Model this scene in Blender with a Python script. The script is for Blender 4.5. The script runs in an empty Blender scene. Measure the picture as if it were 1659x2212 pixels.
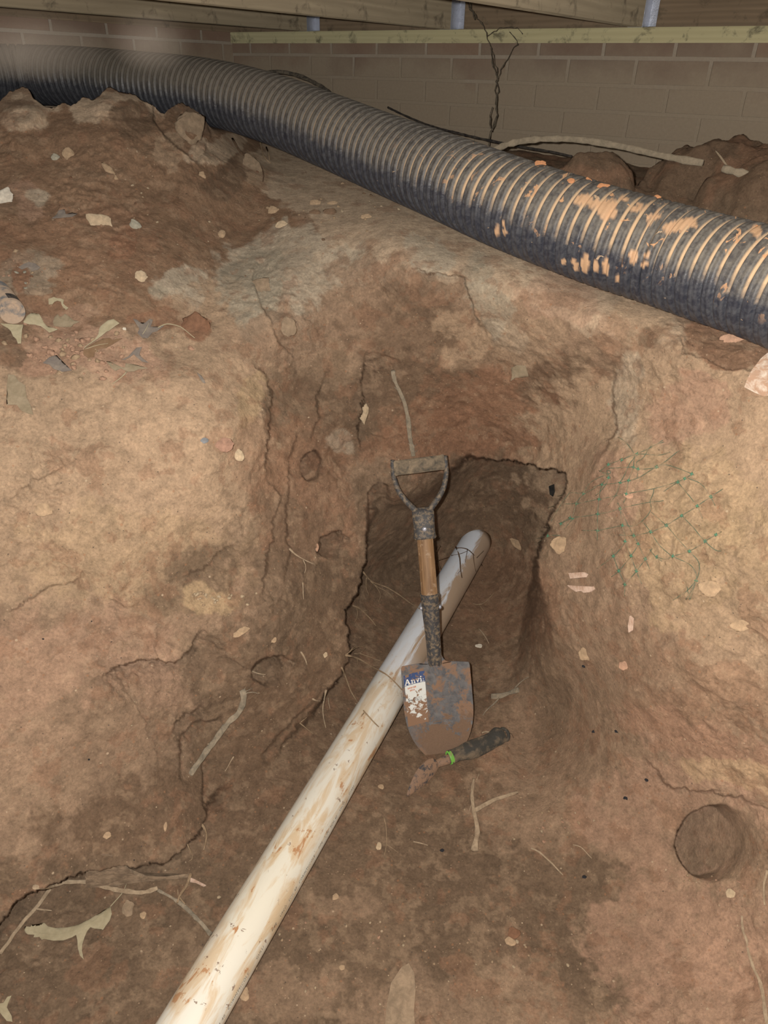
import bpy, bmesh, math, random
import numpy as np
from mathutils import Vector, Matrix

# ------------------------------------------------------------------ camera, world, flash, exposure
C = bpy.context.scene.collection
SC = bpy.context.scene
PITCH, ROLL, EYE, FPX = math.radians(30.6), math.radians(1.48), 1.29, 1600.0
r0 = np.array([1, 0, 0.]); u0 = np.array([0, math.sin(PITCH), math.cos(PITCH)])
FW = np.array([0, math.cos(PITCH), -math.sin(PITCH)])
RT = math.cos(ROLL) * r0 + math.sin(ROLL) * u0
UP = -math.sin(ROLL) * r0 + math.cos(ROLL) * u0
EYEP = np.array([0, 0, EYE])
cam = bpy.data.cameras.new('camera'); camo = bpy.data.objects.new('camera', cam); C.objects.link(camo)
cam.sensor_fit = 'VERTICAL'; cam.sensor_height = 24; cam.lens = 24 * FPX / 2212
cam.clip_start = 0.01
M = Matrix.Identity(4)
for i in range(3):
    M[i][0] = RT[i]; M[i][1] = UP[i]; M[i][2] = -FW[i]; M[i][3] = EYEP[i]
camo.matrix_world = M
SC.camera = camo
w = bpy.data.worlds.new('world'); SC.world = w; w.use_nodes = True
w.node_tree.nodes['Background'].inputs[0].default_value = (1.0, 0.93, 0.84, 1)
w.node_tree.nodes['Background'].inputs[1].default_value = 0.55
fl = bpy.data.lights.new('phone_flash', 'POINT'); fl.energy = 81; fl.color = (1.0, 0.965, 0.91)
fl.shadow_soft_size = 0.006
flo = bpy.data.objects.new('phone_flash', fl); C.objects.link(flo)
flo.location = EYEP - 0.030 * RT + 0.019 * UP
SC.view_settings.view_transform = 'Standard'; SC.view_settings.look = 'None'
SC.view_settings.gamma = 1; SC.view_settings.use_curve_mapping = False
SC.view_settings.exposure = 0.0

def P(px, py, zc):
    return EYEP + zc * (FW + (px - 829.5) / FPX * RT - (py - 1106) / FPX * UP)
def zc_at(px, py, z):
    d = FW + (px - 829.5) / FPX * RT - (py - 1106) / FPX * UP
    return (z - EYE) / d[2]
def proj(p):
    q = np.array(p) - EYEP; z = q @ FW
    return 829.5 + FPX * (q @ RT) / z, 1106 - FPX * (q @ UP) / z, z

# ------------------------------------------------------------------ helpers
def tag(o, label=None, cat=None, group=None, kind=None):
    if label: o['label'] = label
    if cat: o['category'] = cat
    if group: o['group'] = group
    if kind: o['kind'] = kind
    return o
def empty(name, loc, label, cat, group=None):
    o = bpy.data.objects.new(name, None); C.objects.link(o); o.location = loc
    o.empty_display_size = 0.02
    return tag(o, label, cat, group)
def link(name, me, mat, parent=None, smooth=True, mats=None):
    if smooth:
        me.polygons.foreach_set('use_smooth', [True] * len(me.polygons))
    for m in (mats or [mat]): me.materials.append(m)
    o = bpy.data.objects.new(name, me); C.objects.link(o)
    if parent is not None:
        o.parent = parent
        o.matrix_parent_inverse = Matrix.Translation(parent.location).inverted()
    return o
def mesh(name, V, Fc):
    me = bpy.data.meshes.new(name); me.from_pydata([tuple(map(float, v)) for v in V], [], [tuple(map(int, f_)) for f_ in Fc])
    me.update(); return me
def grid_faces(nr, nc, wrap=False, off=0):
    F_ = []
    for i in range(nr - 1):
        for j in range(nc if wrap else nc - 1):
            a = off + i * nc + j; b = off + i * nc + (j + 1) % nc
            F_.append((a, b, b + nc, a + nc))
    return F_
def nrm(v):
    v = np.asarray(v, float); return v / (np.linalg.norm(v) + 1e-12)
def frames(pts, up=None):
    pts = np.asarray(pts, float); n = len(pts)
    T = np.gradient(pts, axis=0); T /= (np.linalg.norm(T, axis=1)[:, None] + 1e-12)
    a = np.array([0, 0, 1.]) if up is None else np.asarray(up, float)
    if abs(T[0] @ nrm(a)) > 0.95: a = np.array([1., 0, 0])
    N = np.zeros_like(pts)
    v = a - (a @ T[0]) * T[0]; N[0] = nrm(v)
    for i in range(1, n):
        v = N[i - 1] - (N[i - 1] @ T[i]) * T[i]; N[i] = nrm(v)
    return T, N, np.cross(T, N)
def tube_vf(pts, rad, seg=8, off=0, caps=True):
    pts = np.asarray(pts, float); n = len(pts)
    rad = np.broadcast_to(rad, (n,))
    T, N, B = frames(pts)
    th = np.linspace(0, 2 * np.pi, seg, endpoint=False)
    V = pts[:, None, :] + rad[:, None, None] * (np.cos(th)[None, :, None] * N[:, None, :] + np.sin(th)[None, :, None] * B[:, None, :])
    V = list(V.reshape(-1, 3)); F_ = grid_faces(n, seg, True, off)
    if caps:
        V.append(pts[0]); V.append(pts[-1]); c0 = off + n * seg; c1 = c0 + 1
        for j in range(seg):
            F_.append((c0, off + (j + 1) % seg, off + j))
            F_.append((c1, off + (n - 1) * seg + j, off + (n - 1) * seg + (j + 1) % seg))
    return V, F_
def resample(pts, step):
    pts = np.asarray(pts, float)
    if len(pts) < 2: return pts
    # catmull-rom
    Pp = np.vstack([2 * pts[0] - pts[1], pts, 2 * pts[-1] - pts[-2]])
    out = []
    for i in range(1, len(Pp) - 2):
        d = np.linalg.norm(Pp[i + 1] - Pp[i]); k = max(1, int(d / step))
        for t in np.linspace(0, 1, k, endpoint=False):
            a, b, c, e = Pp[i - 1], Pp[i], Pp[i + 1], Pp[i + 2]
            out.append(0.5 * ((2 * b) + (-a + c) * t + (2 * a - 5 * b + 4 * c - e) * t * t + (-a + 3 * b - 3 * c + e) * t ** 3))
    out.append(pts[-1]); return np.array(out)

# ---- noise (vectorised value noise)
def hsh(ix, iy, iz, s):
    h = (ix * 374761393 + iy * 668265263 + iz * 2147483647 + s * 144269504) & 0xFFFFFFFF
    h = ((h ^ (h >> 13)) * 1274126177) & 0xFFFFFFFF
    h = ((h ^ (h >> 16)) * 2246822519) & 0xFFFFFFFF
    return ((h ^ (h >> 15)) & 0xFFFFFF) / float(0xFFFFFF)
def vnoise(X, s=0):
    X = np.asarray(X, float); i = np.floor(X).astype(np.int64); f = X - i
    f = f * f * f * (f * (f * 6 - 15) + 10)
    r = 0
    for a in (0, 1):
        for b in (0, 1):
            for c in (0, 1):
                wgt = (f[..., 0] if a else 1 - f[..., 0]) * (f[..., 1] if b else 1 - f[..., 1]) * (f[..., 2] if c else 1 - f[..., 2])
                r = r + wgt * hsh(i[..., 0] + a, i[..., 1] + b, i[..., 2] + c, s)
    return r * 2 - 1
def fbm(X, octv=4, s=0, gain=0.5):
    r = 0; a = 1
    for o in range(octv):
        r = r + a * vnoise(X * (2.03 ** o) + o * 17.3, s + o); a *= gain
    return r
def sstep(x, a, b):
    t = np.clip((x - a) / (b - a), 0, 1); return t * t * (3 - 2 * t)

# ------------------------------------------------------------------ node materials
def newmat(name):
    m = bpy.data.materials.new(name); m.use_nodes = True
    nt = m.node_tree; nt.nodes.clear()
    o = nt.nodes.new('ShaderNodeOutputMaterial'); b = nt.nodes.new('ShaderNodeBsdfPrincipled')
    b.inputs['Diffuse Roughness'].default_value = .1 if name in ('white_plastic_clay', 'black_corrugated_plastic', 'galvanised') else .7
    nt.links.new(b.outputs[0], o.inputs[0]); return m, nt, b
def nd(nt, t, **kw):
    n = nt.nodes.new('ShaderNode' + t)
    for k, v in kw.items():
        if k.startswith('i_'):
            key = k[2:]
            key = int(key) if key.isdigit() else key.replace('_', ' ')
            n.inputs[key].default_value = v
        else: setattr(n, k, v)
    return n
def noise(nt, co, scale, detail=4, rough=0.6, dist=0.0):
    n = nd(nt, 'TexNoise'); n.inputs['Scale'].default_value = scale; n.inputs['Detail'].default_value = detail
    n.inputs['Roughness'].default_value = rough; n.inputs['Distortion'].default_value = dist
    nt.links.new(co, n.inputs['Vector']); return n.outputs['Fac']
def ramp(nt, fac, stops):
    r = nd(nt, 'ValToRGB'); e = r.color_ramp.elements
    while len(e) < len(stops): e.new(0.5)
    for i, (p, c) in enumerate(stops):
        e[i].position = p; e[i].color = (c, c, c, 1) if isinstance(c, (int, float)) else (*c, 1)
    nt.links.new(fac, r.inputs[0]); return r.outputs[0]
def mix(nt, fac, a, b, mode='MIX'):
    m = nd(nt, 'Mix', data_type='RGBA', blend_type=mode)
    for s, v in ((0, fac), (6, a), (7, b)):
        if isinstance(v, (int, float)): m.inputs[s].default_value = v
        elif isinstance(v, (tuple, list)): m.inputs[s].default_value = (*v, 1) if len(v) == 3 else v
        else: nt.links.new(v, m.inputs[s])
    return m.outputs[2]
def math_(nt, op, a, b=None, clamp=False):
    m = nd(nt, 'Math', operation=op); m.use_clamp = clamp
    for i, v in enumerate((a, b)):
        if v is None: continue
        if isinstance(v, (int, float)): m.inputs[i].default_value = v
        else: nt.links.new(v, m.inputs[i])
    return m.outputs[0]
def coords(nt, kind='Object'):
    return nd(nt, 'TexCoord').outputs[kind]
def bump(nt, b, h, dist=0.002, strength=1.0, prev=None):
    n = nd(nt, 'Bump'); n.inputs['Distance'].default_value = dist; n.inputs['Strength'].default_value = strength
    nt.links.new(h, n.inputs['Height'])
    if prev is not None: nt.links.new(prev, n.inputs['Normal'])
    nt.links.new(n.outputs[0], b.inputs['Normal']); return n.outputs[0]
def setc(nt, b, c):
    if isinstance(c, (tuple, list)): b.inputs['Base Color'].default_value = (*c, 1)
    else: nt.links.new(c, b.inputs['Base Color'])

def dusty(name, c1, c2, scale=60, rough=0.9, bumpd=0.0015, contrast=(0.4, 0.6), spec=0.2, fine=350, metallic=0):
    """generic two-tone dirty material in object coordinates"""
    m, nt, b = newmat(name); co = coords(nt)
    f1 = ramp(nt, noise(nt, co, scale, 5, 0.65, 0.4), [(contrast[0], 0.0), (contrast[1], 1.0)])
    c = mix(nt, f1, c1, c2)
    f2 = noise(nt, co, fine, 3, 0.6)
    c = mix(nt, 0.5, c, mix(nt, f2, tuple(x * 0.55 for x in c1), tuple(min(1, x * 1.5) for x in c2)), 'MIX') if False else mix(nt, math_(nt, 'MULTIPLY', f2, 0.35), c, tuple(x * 0.5 for x in c1))
    setc(nt, b, c); b.inputs['Roughness'].default_value = rough
    b.inputs['Specular IOR Level'].default_value = spec; b.inputs['Metallic'].default_value = metallic
    bump(nt, b, noise(nt, co, fine, 4, 0.7), bumpd)
    return m

def soil_material():
    m, nt, b = newmat('soil'); co = coords(nt)
    at = nd(nt, 'Attribute', attribute_name='soil_colour').outputs['Color']
    n1 = noise(nt, co, 45, 6, 0.7, 0.3)
    n2 = noise(nt, co, 220, 4, 0.7)
    c = mix(nt, 1.0, at, ramp(nt, n1, [(0.30, 0.72), (0.50, 1.0), (0.70, 1.24)]), 'MULTIPLY')
    c = mix(nt, 1.0, c, ramp(nt, n2, [(0.30, 0.76), (0.5, 1.0), (0.72, 1.22)]), 'MULTIPLY')
    # pale grit, reddish crumbs and dark specks
    for sc, thr, col, k in ((170, 0.10, (0.50, 0.36, 0.24), 0.5), (95, 0.105, (0.34, 0.17, 0.09), 0.5), (60, 0.06, (0.50, 0.39, 0.27), 0.7), (120, 0.07, (0.06, 0.05, 0.045), 0.7)):
        v = nd(nt, 'TexVoronoi', feature='F1'); v.inputs['Scale'].default_value = sc
        dco = mix(nt, 0.012, co, nd(nt, 'TexNoise').outputs['Color'], 'ADD')
        off = nd(nt, 'VectorMath', operation='ADD'); nt.links.new(dco, off.inputs[0]); off.inputs[1].default_value = (sc * 0.013, sc * 0.07, thr)
        nt.links.new(off.outputs[0], v.inputs['Vector'])
        sp = nd(nt, 'SeparateColor'); nt.links.new(v.outputs['Color'], sp.inputs[0])
        on = math_(nt, 'GREATER_THAN', sp.outputs[0], 0.72)
        size = math_(nt, 'MULTIPLY', sp.outputs[1], thr * 2.2)
        hit = math_(nt, 'MULTIPLY', math_(nt, 'LESS_THAN', v.outputs['Distance'], size), on)
        c = mix(nt, math_(nt, 'MULTIPLY', hit, k), c, col)
    setc(nt, b, c)
    b.inputs['Roughness'].default_value = 0.88; b.inputs['Specular IOR Level'].default_value = 0.25
    p = bump(nt, b, noise(nt, co, 60, 6, 0.68, 0.4), 0.012, 0.55)
    p = bump(nt, b, noise(nt, co, 260, 5, 0.75), 0.003, 0.6, p)
    bump(nt, b, noise(nt, co, 1100, 3, 0.7), 0.0008, 0.6, p)
    return m
SOIL = soil_material()

# ------------------------------------------------------------------ excavated ground
# corrugated pipe centreline (image landmark x, y, distance) - the ground is shaped to carry it
PIPE_R = 0.077
PC = [(-420, 178, 1.75), (-150, 163, 2.02), (50, 162, 2.17), (180, 168, 2.13), (300, 180, 2.05), (450, 200, 1.92), (580, 234, 1.80), (700, 280, 1.69),
      (829, 333, 1.57), (979, 392, 1.42), (1100, 441, 1.32), (1290, 508, 1.22), (1440, 553, 1.16), (1560, 589, 1.10), (1660, 618, 1.05), (1850, 690, 0.97), (2150, 830, 0.88), (2900, 1150, 0.80)]
pipe_pts = np.array([P(*p) for p in PC])

def rbf(ctrl, U_, V_, lam=1e-4):
    c = np.array([(a, b) for a, b, _ in ctrl], float) / 1000.; z = np.array([q for *_, q in ctrl], float)
    def k(r2): return np.where(r2 > 1e-12, 0.5 * r2 * np.log(r2 + 1e-12), 0)
    n = len(c); D = ((c[:, None] - c[None]) ** 2).sum(-1)
    A = np.zeros((n + 3, n + 3)); A[:n, :n] = k(D) + lam * np.eye(n); A[:n, n] = 1; A[:n, n + 1:] = c; A[n, :n] = 1; A[n + 1:, :n] = c.T
    s = np.linalg.solve(A, np.concatenate([z, [0, 0, 0]]))
    u = U_ / 1000.; v = V_ / 1000.; out = s[n] + s[n + 1] * u + s[n + 2] * v
    for i in range(n):
        out = out + s[i] * k((u - c[i, 0]) ** 2 + (v - c[i, 1]) ** 2)
    return out
def zz(px, py, z): return (px, py, zc_at(px, py, z))

under = []
for (a, b, zc), q in zip(PC[6:], pipe_pts[6:]):
    zb = q[2] - PIPE_R - 0.006
    under.append(zz(a - 10, b + 40 + (a - 500) * 0.02, zb))
base_ctrl = under + [(620, 400, 1.82), (560, 350, 1.92),
    (950, 560, 1.40), (750, 560, 1.47), (600, 560, 1.50), (1100, 610, 1.33), (560, 480, 1.66), (640, 470, 1.62), (850, 500, 1.48),
    (1300, 680, 1.24), (1450, 720, 1.18), (1620, 790, 1.09),
    (700, 700, 1.45), (900, 700, 1.47), (900, 850, 1.58), (1050, 850, 1.58), (1180, 780, 1.40), (1250, 950, 1.46), (1000, 980, 1.72), (905, 1005, 1.67), (1150, 990, 1.63), (1050, 720, 1.45),
    (600, 700, 1.38), (640, 850, 1.46), (710, 850, 1.50), (650, 1000, 1.48), (760, 1000, 1.58), (720, 1150, 1.58), (740, 1300, 1.60), (650, 1300, 1.48), (620, 1150, 1.43), (560, 1250, 1.37),
    (50, 200, 1.66), (260, 195, 1.70), (400, 245, 1.80), (480, 285, 1.88), (330, 400, 1.56), (100, 400, 1.48), (100, 600, 1.30), (350, 550, 1.42), (500, 500, 1.62), (-350, 300, 1.4), (-350, 550, 1.2),
    (100, 780, 1.20), (400, 720, 1.32), (500, 800, 1.30), (540, 900, 1.28), (500, 1000, 1.25), (300, 1000, 1.18), (50, 1000, 1.13), (250, 1200, 1.20), (450, 1200, 1.31), (50, 1300, 1.17),
    (200, 1500, 1.22), (400, 1500, 1.34), (390, 1750, 1.33), (200, 1750, 1.25), (50, 1850, 1.17), (300, 1840, 1.29), (600, 1450, 1.47), (680, 1480, 1.58), (560, 1600, 1.52), (480, 1660, 1.48),
    (-350, 850, 1.05), (-350, 1300, 1.05), (-350, 1800, 1.05), (-100, 2000, 1.15), (740, 1440, 1.62),
    (1320, 800, 1.30), (1350, 900, 1.28), (1450, 900, 1.20), (1600, 900, 1.10), (1300, 1000, 1.31), (1400, 1100, 1.20), (1600, 1100, 1.07), (1240, 1150, 1.40), (1230, 1250, 1.42), (1400, 1300, 1.22), (1600, 1350, 1.08),
    (1220, 1400, 1.48), (1350, 1500, 1.33), (1600, 1550, 1.13), zz(1250, 1650, .10), zz(1400, 1720, .17), zz(1620, 1700, .33), zz(1300, 1900, .04), zz(1450, 1850, .11), zz(1500, 2000, .09), zz(1630, 2100, .13),
    zz(1300, 2150, .01), zz(1630, 2400, .13), (2050, 1200, .85), (2050, 1700, .9), (2050, 2300, .85), zz(900, 2300, 0), zz(400, 2300, 0), zz(0, 2500, 0), zz(900, 2700, 0), zz(1400, 2700, .05), zz(-350, 2600, 0.05),
    zz(1180, 1520, .06), zz(1190, 1700, .04)]
deep_ctrl = [(800, 1060, 1.70), (850, 1080, 1.82), (900, 1020, 1.74), (1000, 1030, 2.02), (1110, 1050, 2.08), (1200, 1060, 2.0), (1000, 1130, 2.18), (1150, 1130, 2.08), (1000, 1185, 2.24), zz(1080, 1230, .02), zz(860, 1240, .03), (860, 1160, 2.0), (800, 1150, 1.84),
    zz(800, 1280, .05), zz(1150, 1260, .10), zz(900, 1300, 0), zz(1000, 1300, 0), zz(1130, 1350, .04), zz(800, 1400, .02), zz(770, 1480, .0), zz(1000, 1400, -.01), zz(1150, 1450, .05), zz(1120, 1550, .02), zz(1190, 1520, .07),
    zz(700, 1560, .02), zz(640, 1620, .03), zz(560, 1700, .03), zz(900, 1600, -.012), zz(1000, 1600, 0), zz(600, 1850, 0), zz(460, 1800, .01), zz(380, 1900, 0), zz(200, 1920, .0), zz(50, 2000, .0), zz(-80, 2100, .01),
    zz(300, 2100, 0), zz(100, 2200, 0), zz(800, 1900, 0), zz(1000, 1850, .0), zz(1150, 1850, .02), zz(1250, 1700, .07), zz(1250, 2000, .01), zz(1400, 2100, .05), zz(900, 2200, 0), zz(500, 2300, 0), zz(0, 2500, 0),
    zz(900, 2700, 0), zz(1500, 2700, .08), zz(-400, 2500, .02), zz(1500, 1900, .1), zz(1300, 1400, .25), zz(1700, 2200, .14), (600, 1000, 1.7), (1000, 900, 1.8), (1350, 1050, 1.9)]

NU, NV = 1060, 1060
us = np.linspace(-450, 2110, NU)
vt_k = [(-450, 175), (-200, 200), (-60, 212), (0, 212), (22, 196), (48, 191), (70, 205), (92, 222), (120, 229), (150, 219), (195, 214), (240, 195), (262, 190), (288, 205), (318, 219), (330, 231), (345, 246), (368, 234), (395, 230), (425, 237), (446, 262), (470, 290), (500, 285), (530, 292), (580, 300), (620, 318), (700, 345),
        (829, 400), (979, 465), (1100, 510), (1290, 570), (1440, 622), (1560, 660), (1660, 690), (1850, 760), (2110, 900)]
vt = np.interp(us, *zip(*vt_k))
_q = np.stack([us / 26., us * 0, us * 0], -1)
vt = vt - (np.clip((480 - us) / 60, 0, 1)) * (7 * fbm(_q, 4, 5, .6))
tt = np.linspace(0, 1, NV) ** 1.0
Ug = np.repeat(us[None], NV, 0)
Vg = vt[None] + (2760 - vt[None]) * tt[:, None]

def wob(U_, V_, amp, s, sc=22.):
    q = np.stack([U_ / sc, V_ / sc, np.full_like(U_, s * 3.7)], -1)
    return amp * fbm(q, 3, s)
def seg_dist(U_, V_, pts):
    """signed distance to polyline (+ right of travel in image), param along it"""
    best = np.full(U_.shape, 1e9); sgn = np.ones(U_.shape); par = np.zeros(U_.shape)
    pts = np.asarray(pts, float); L = np.r_[0, np.cumsum(np.linalg.norm(np.diff(pts, axis=0), axis=1))]
    for i in range(len(pts) - 1):
        a, b = pts[i], pts[i + 1]; d = b - a; l2 = d @ d
        t = np.clip(((U_ - a[0]) * d[0] + (V_ - a[1]) * d[1]) / l2, 0, 1)
        ex = U_ - (a[0] + t * d[0]); ey = V_ - (a[1] + t * d[1]); q = np.hypot(ex, ey)
        m = q < best; best = np.where(m, q, best)
        sgn = np.where(m, np.sign(d[0] * ey - d[1] * ex), sgn)
        par = np.where(m, (L[i] + t * math.sqrt(l2)) / L[-1], par)
    return best, sgn, par
def inside(U_, V_, poly):
    r = np.zeros(U_.shape, bool); n = len(poly)
    for i in range(n):
        x1, y1 = poly[i]; x2, y2 = poly[(i + 1) % n]
        if y1 == y2: continue
        c = ((y1 > V_) != (y2 > V_)) & (U_ < (x2 - x1) * (V_ - y1) / (y2 - y1) + x1)
        r ^= c
    return r

def build_depth():
    D = rbf(base_ctrl, Ug, Vg)
    deep = rbf(deep_ctrl, Ug, Vg)
    W3 = EYEP + D[..., None] * (FW + ((Ug - 829.5) / FPX)[..., None] * RT - ((Vg - 1106) / FPX)[..., None] * UP)
    # soil faces: rough on cut banks, calm on the trodden floor and the dusty ledge
    Uw = Ug + wob(Ug, Vg, 5, 1) + wob(Ug, Vg, 2.5, 2, 7.); Vw = Vg + wob(Ug, Vg, 5, 3) + wob(Ug, Vg, 2.5, 4, 7.)
    poly = [(905, 1022), (960, 1010), (1008, 989), (1040, 987), (1090, 993), (1140, 1002), (1180, 1013), (1224, 1020), (1226, 1050), (1212, 1085), (1192, 1112), (1178, 1150), (1164, 1190), (1160, 1232), (1172, 1290), (1182, 1350), (1180, 1420), (1168, 1480), (1150, 1560), (1160, 1640), (1210, 1800), (1290, 1950), (1350, 2100), (1420, 2300), (1500, 2900),
            (-600, 2900), (-600, 2300), (-60, 2080), (0, 2005), (25, 1955), (60, 1930), (150, 1895), (240, 1872), (300, 1868), (355, 1863), (395, 1835), (432, 1800), (441, 1765), (446, 1735), (480, 1700), (530, 1672), (575, 1650), (640, 1572), (690, 1512), (735, 1462), (752, 1420), (752, 1360), (742, 1325), (768, 1285), (790, 1210), (793, 1130), (797, 1065), (815, 1048), (850, 1045)]
    ins = inside(Uw, Vw, poly); dist, _, _ = seg_dist(Uw, Vw, poly + [poly[0]])
    sd = np.where(ins, dist, -dist)
    def g(cx, cy, r): return np.exp(-((Ug - cx) ** 2 + (Vg - cy) ** 2) / (r * r))
    wd = 2.0 + 120 * g(880, 1035, 75) + 35 * g(1165, 1390, 110) + 90 * np.clip(g(1190, 1560, 170) + g(1250, 1850, 200) + g(1400, 2200, 300) + g(1500, 2600, 350), 0, 1) + 26 * g(530, 1680, 70) + 12 * g(660, 1560, 50) + 18 * g(1180, 1330, 60)
    mk = sstep(sd, -0.25 * wd - 0.5, 1.1 * wd + 1.5)
    D = D * (1 - mk) + np.maximum(deep, D * 0 + 0) * mk
    # faults / cut edges: (polyline, deeper side reference, offset, fall-off px)
    faults = [
        ([(540, 775), (560, 800), (583, 838), (586, 870), (578, 930), (574, 975), (566, 1025)], (640, 900), .050, 90),
        ([(566, 1025), (604, 1070), (592, 1120), (585, 1180), (570, 1240), (560, 1290)], (640, 1150), .026, 60),
        ([(640, 930), (622, 1000), (618, 1100), (622, 1190), (614, 1260)], (690, 1100), .02, 50),
        ([(790, 760), (778, 830), (782, 880), (772, 940), (775, 975)], (830, 870), .045, 80),
        ([(700, 800), (685, 860), (690, 900), (668, 960)], (740, 870), .018, 45),
        ([(515, 1165), (470, 1200), (430, 1228), (390, 1250)], (480, 1250), .022, 50),
        ([(440, 1352), (424, 1372), (410, 1400), (385, 1427), (330, 1424), (280, 1427), (240, 1440), (215, 1465)], (400, 1480), .055, 75),
        ([(547, 1480), (546, 1455), (556, 1435), (578, 1418), (605, 1415), (635, 1428)], (600, 1460), .050, 50),
        ([(366, 1590), (378, 1565), (400, 1540), (440, 1520)], (430, 1580), .020, 35),
        ([(388, 1700), (384, 1640), (389, 1590), (405, 1572), (430, 1555), (455, 1560), (478, 1545)], (450, 1620), .026, 50),
        ([(687, 1205), (689, 1165), (705, 1153), (735, 1148), (758, 1172)], (725, 1185), .045, 40),
        ([(435, 1640), (436, 1700), (441, 1760)], (500, 1720), .03, 40),
        ([(700, 1470), (680, 1510), (640, 1545), (590, 1600), (560, 1640)], (650, 1600), .02, 40),
        ([(180, 1230), (175, 1250), (100, 1270), (20, 1320)], (150, 1320), .012, 60),
        ([(0, 1090), (80, 1040), (140, 1010)], (60, 1010), -.012, 50),
        ([(560, 560), (548, 600), (558, 650), (580, 690), (600, 740), (640, 780)], (700, 650), .022, 70),
        ([(880, 580), (1000, 600), (1030, 680), (1060, 720)], (950, 680), .03, 60),
        ([(1330, 780), (1325, 850), (1335, 930), (1300, 990)], (1250, 880), .03, 60),
        ([(1660, 1740), (1560, 1710), (1450, 1700), (1380, 1620)], (1500, 1800), .02, 90),
        ([(1480, 700), (1470, 760), (1530, 785), (1600, 800), (1680, 800)], (1560, 740), .012, 60),
        ([(330, 232), (332, 262), (360, 300), (395, 330), (425, 355)], (430, 300), .05, 60),
        ([(446, 262), (452, 300), (440, 330)], (500, 320), .04, 50),
    ]
    for k, (pl, ref, amp, fo) in enumerate(faults):
        d, s_, par = seg_dist(Uw, Vw, pl)
        _, sr, _ = seg_dist(np.array([[float(ref[0])]]), np.array([[float(ref[1])]]), pl)
        side = s_ * sr[0, 0]
        tap = np.clip(np.minimum(par, 1 - par) * 5, 0, 1) ** 0.7
        dd = d * side
        D += 1.25 * amp * tap * (sstep(dd, -1.0, 4.0) * np.exp(-np.clip(dd, 0, None) / fo) - 0.25 * np.exp(-np.clip(-dd, 0, None) / (fo * .8)) * (dd < 0))
    # bored holes: (cx, cy, rx, ry, depth, steep side dir)
    for cx, cy, rx, ry, amp, ang in ((678, 1008, 31, 35, .11, 190), (822, 1076, 29, 32, .11, 215), (1556, 1822, 98, 85, .13, 192), (722, 1182, 36, 30, .045, 200), (590, 1452, 45, 34, .05, 200)):
        Uh, Vh = Ug + (Uw - Ug) * .45, Vg + (Vw - Vg) * .45
        q = np.hypot((Uh - cx) / rx, (Vh - cy) / ry)
        a = math.radians(ang); x = ((Uh - cx) / rx * math.cos(a) + (Vh - cy) / ry * math.sin(a))
        m = sstep(1 - q, -0.02, 0.02 + 0.9 * sstep(-x, -0.5, 0.7))
        D += amp * m * (0.55 + 0.45 * x)
    return D, mk

Dg, cavem = build_depth()
RAY = FW + ((Ug - 829.5) / FPX)[..., None] * RT - ((Vg - 1106) / FPX)[..., None] * UP
Wg = EYEP + Dg[..., None] * RAY
# relief, added along the local view of the face
def soft(cx, cy, rx, ry, p=2):
    return np.exp(-(np.abs((Ug - cx) / rx) ** p + np.abs((Vg - cy) / ry) ** p))
calm = np.clip(soft(850, 470, 320, 110, 4) + soft(1250, 620, 350, 110, 4) + soft(800, 1900, 900, 330, 6) * 0.85 + soft(950, 1500, 240, 260, 4) * .8 + soft(1280, 1600, 220, 250, 4) * .6, 0, 1)
tp = np.clip(sstep(Vg - vt[None], 0, 60), 0, 1)
rough = (1 - 0.78 * calm)
loose = np.clip(soft(230, 420, 420, 280, 4), 0, 1)
n_big = fbm(Wg * 5.0, 3, 11)
n_mid = fbm(Wg * 16.0, 4, 21)
rid = 1 - np.abs(fbm(Wg * 22.0 + 0.3 * n_mid[..., None], 3, 31))
n_fin = fbm(Wg * 75.0, 5, 41, 0.66)
lump = np.abs(fbm(Wg * 45.0, 3, 51))
hol = np.exp(-(((Ug - 1556) / 105) ** 4 + ((Vg - 1822) / 92) ** 4))
rough = rough * (1 - .8 * hol)
sel = sstep(fbm(Wg * 7.0, 3, 77), -.25, .45)      # rough crumbly areas alternate with smooth shaved ones
disp = -(0.013 * n_big * rough + 0.0058 * n_mid * rough + 0.0075 * (rid ** 2 - 0.55) * rough * (.25 + .75 * sel) + 0.0019 * n_fin * (0.15 + 0.85 * rough * sel) + 0.0048 * lump * (0.10 + 0.90 * rough * sel))
disp *= (0.25 + 0.75 * tp) * 1.35
Dg = Dg + disp
# embedded stones and clods that belong to the bank itself: bulges
for cx, cy, rx, ry, h in ((225, 985, 60, 45, .018), (50, 245, 55, 42, .04), (250, 225, 75, 38, .035), (410, 275, 36, 42, .05), (620, 705, 32, 32, .012), (1215, 1185, 38, 34, .012), (500, 905, 40, 60, .014), (120, 1010, 60, 40, .012),
                          (540, 350, 40, 40, .012), (1270, 1420, 20, 22, .008), (560, 320, 35, 35, .02), (720, 1440, 45, 60, .012), (1500, 1290, 60, 50, .012), (330, 1340, 80, 60, .018), (1400, 1500, 120, 60, .015), (1450, 1150, 120, 50, .014)):
    q = np.hypot((Ug - cx) / rx, (Vg - cy) / ry) + 0.25 * n_mid
    Dg -= h * sstep(1 - q, 0, .75)
for cx, cy, rx, ry, h in ((1175, 1765, 90, 50, .02),):
    q = np.hypot((Ug - cx) / rx, (Vg - cy) / ry) + 0.10 * n_mid
    Dg -= h * sstep(1 - q, 0, .8)
Wg = EYEP + Dg[..., None] * RAY

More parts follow.
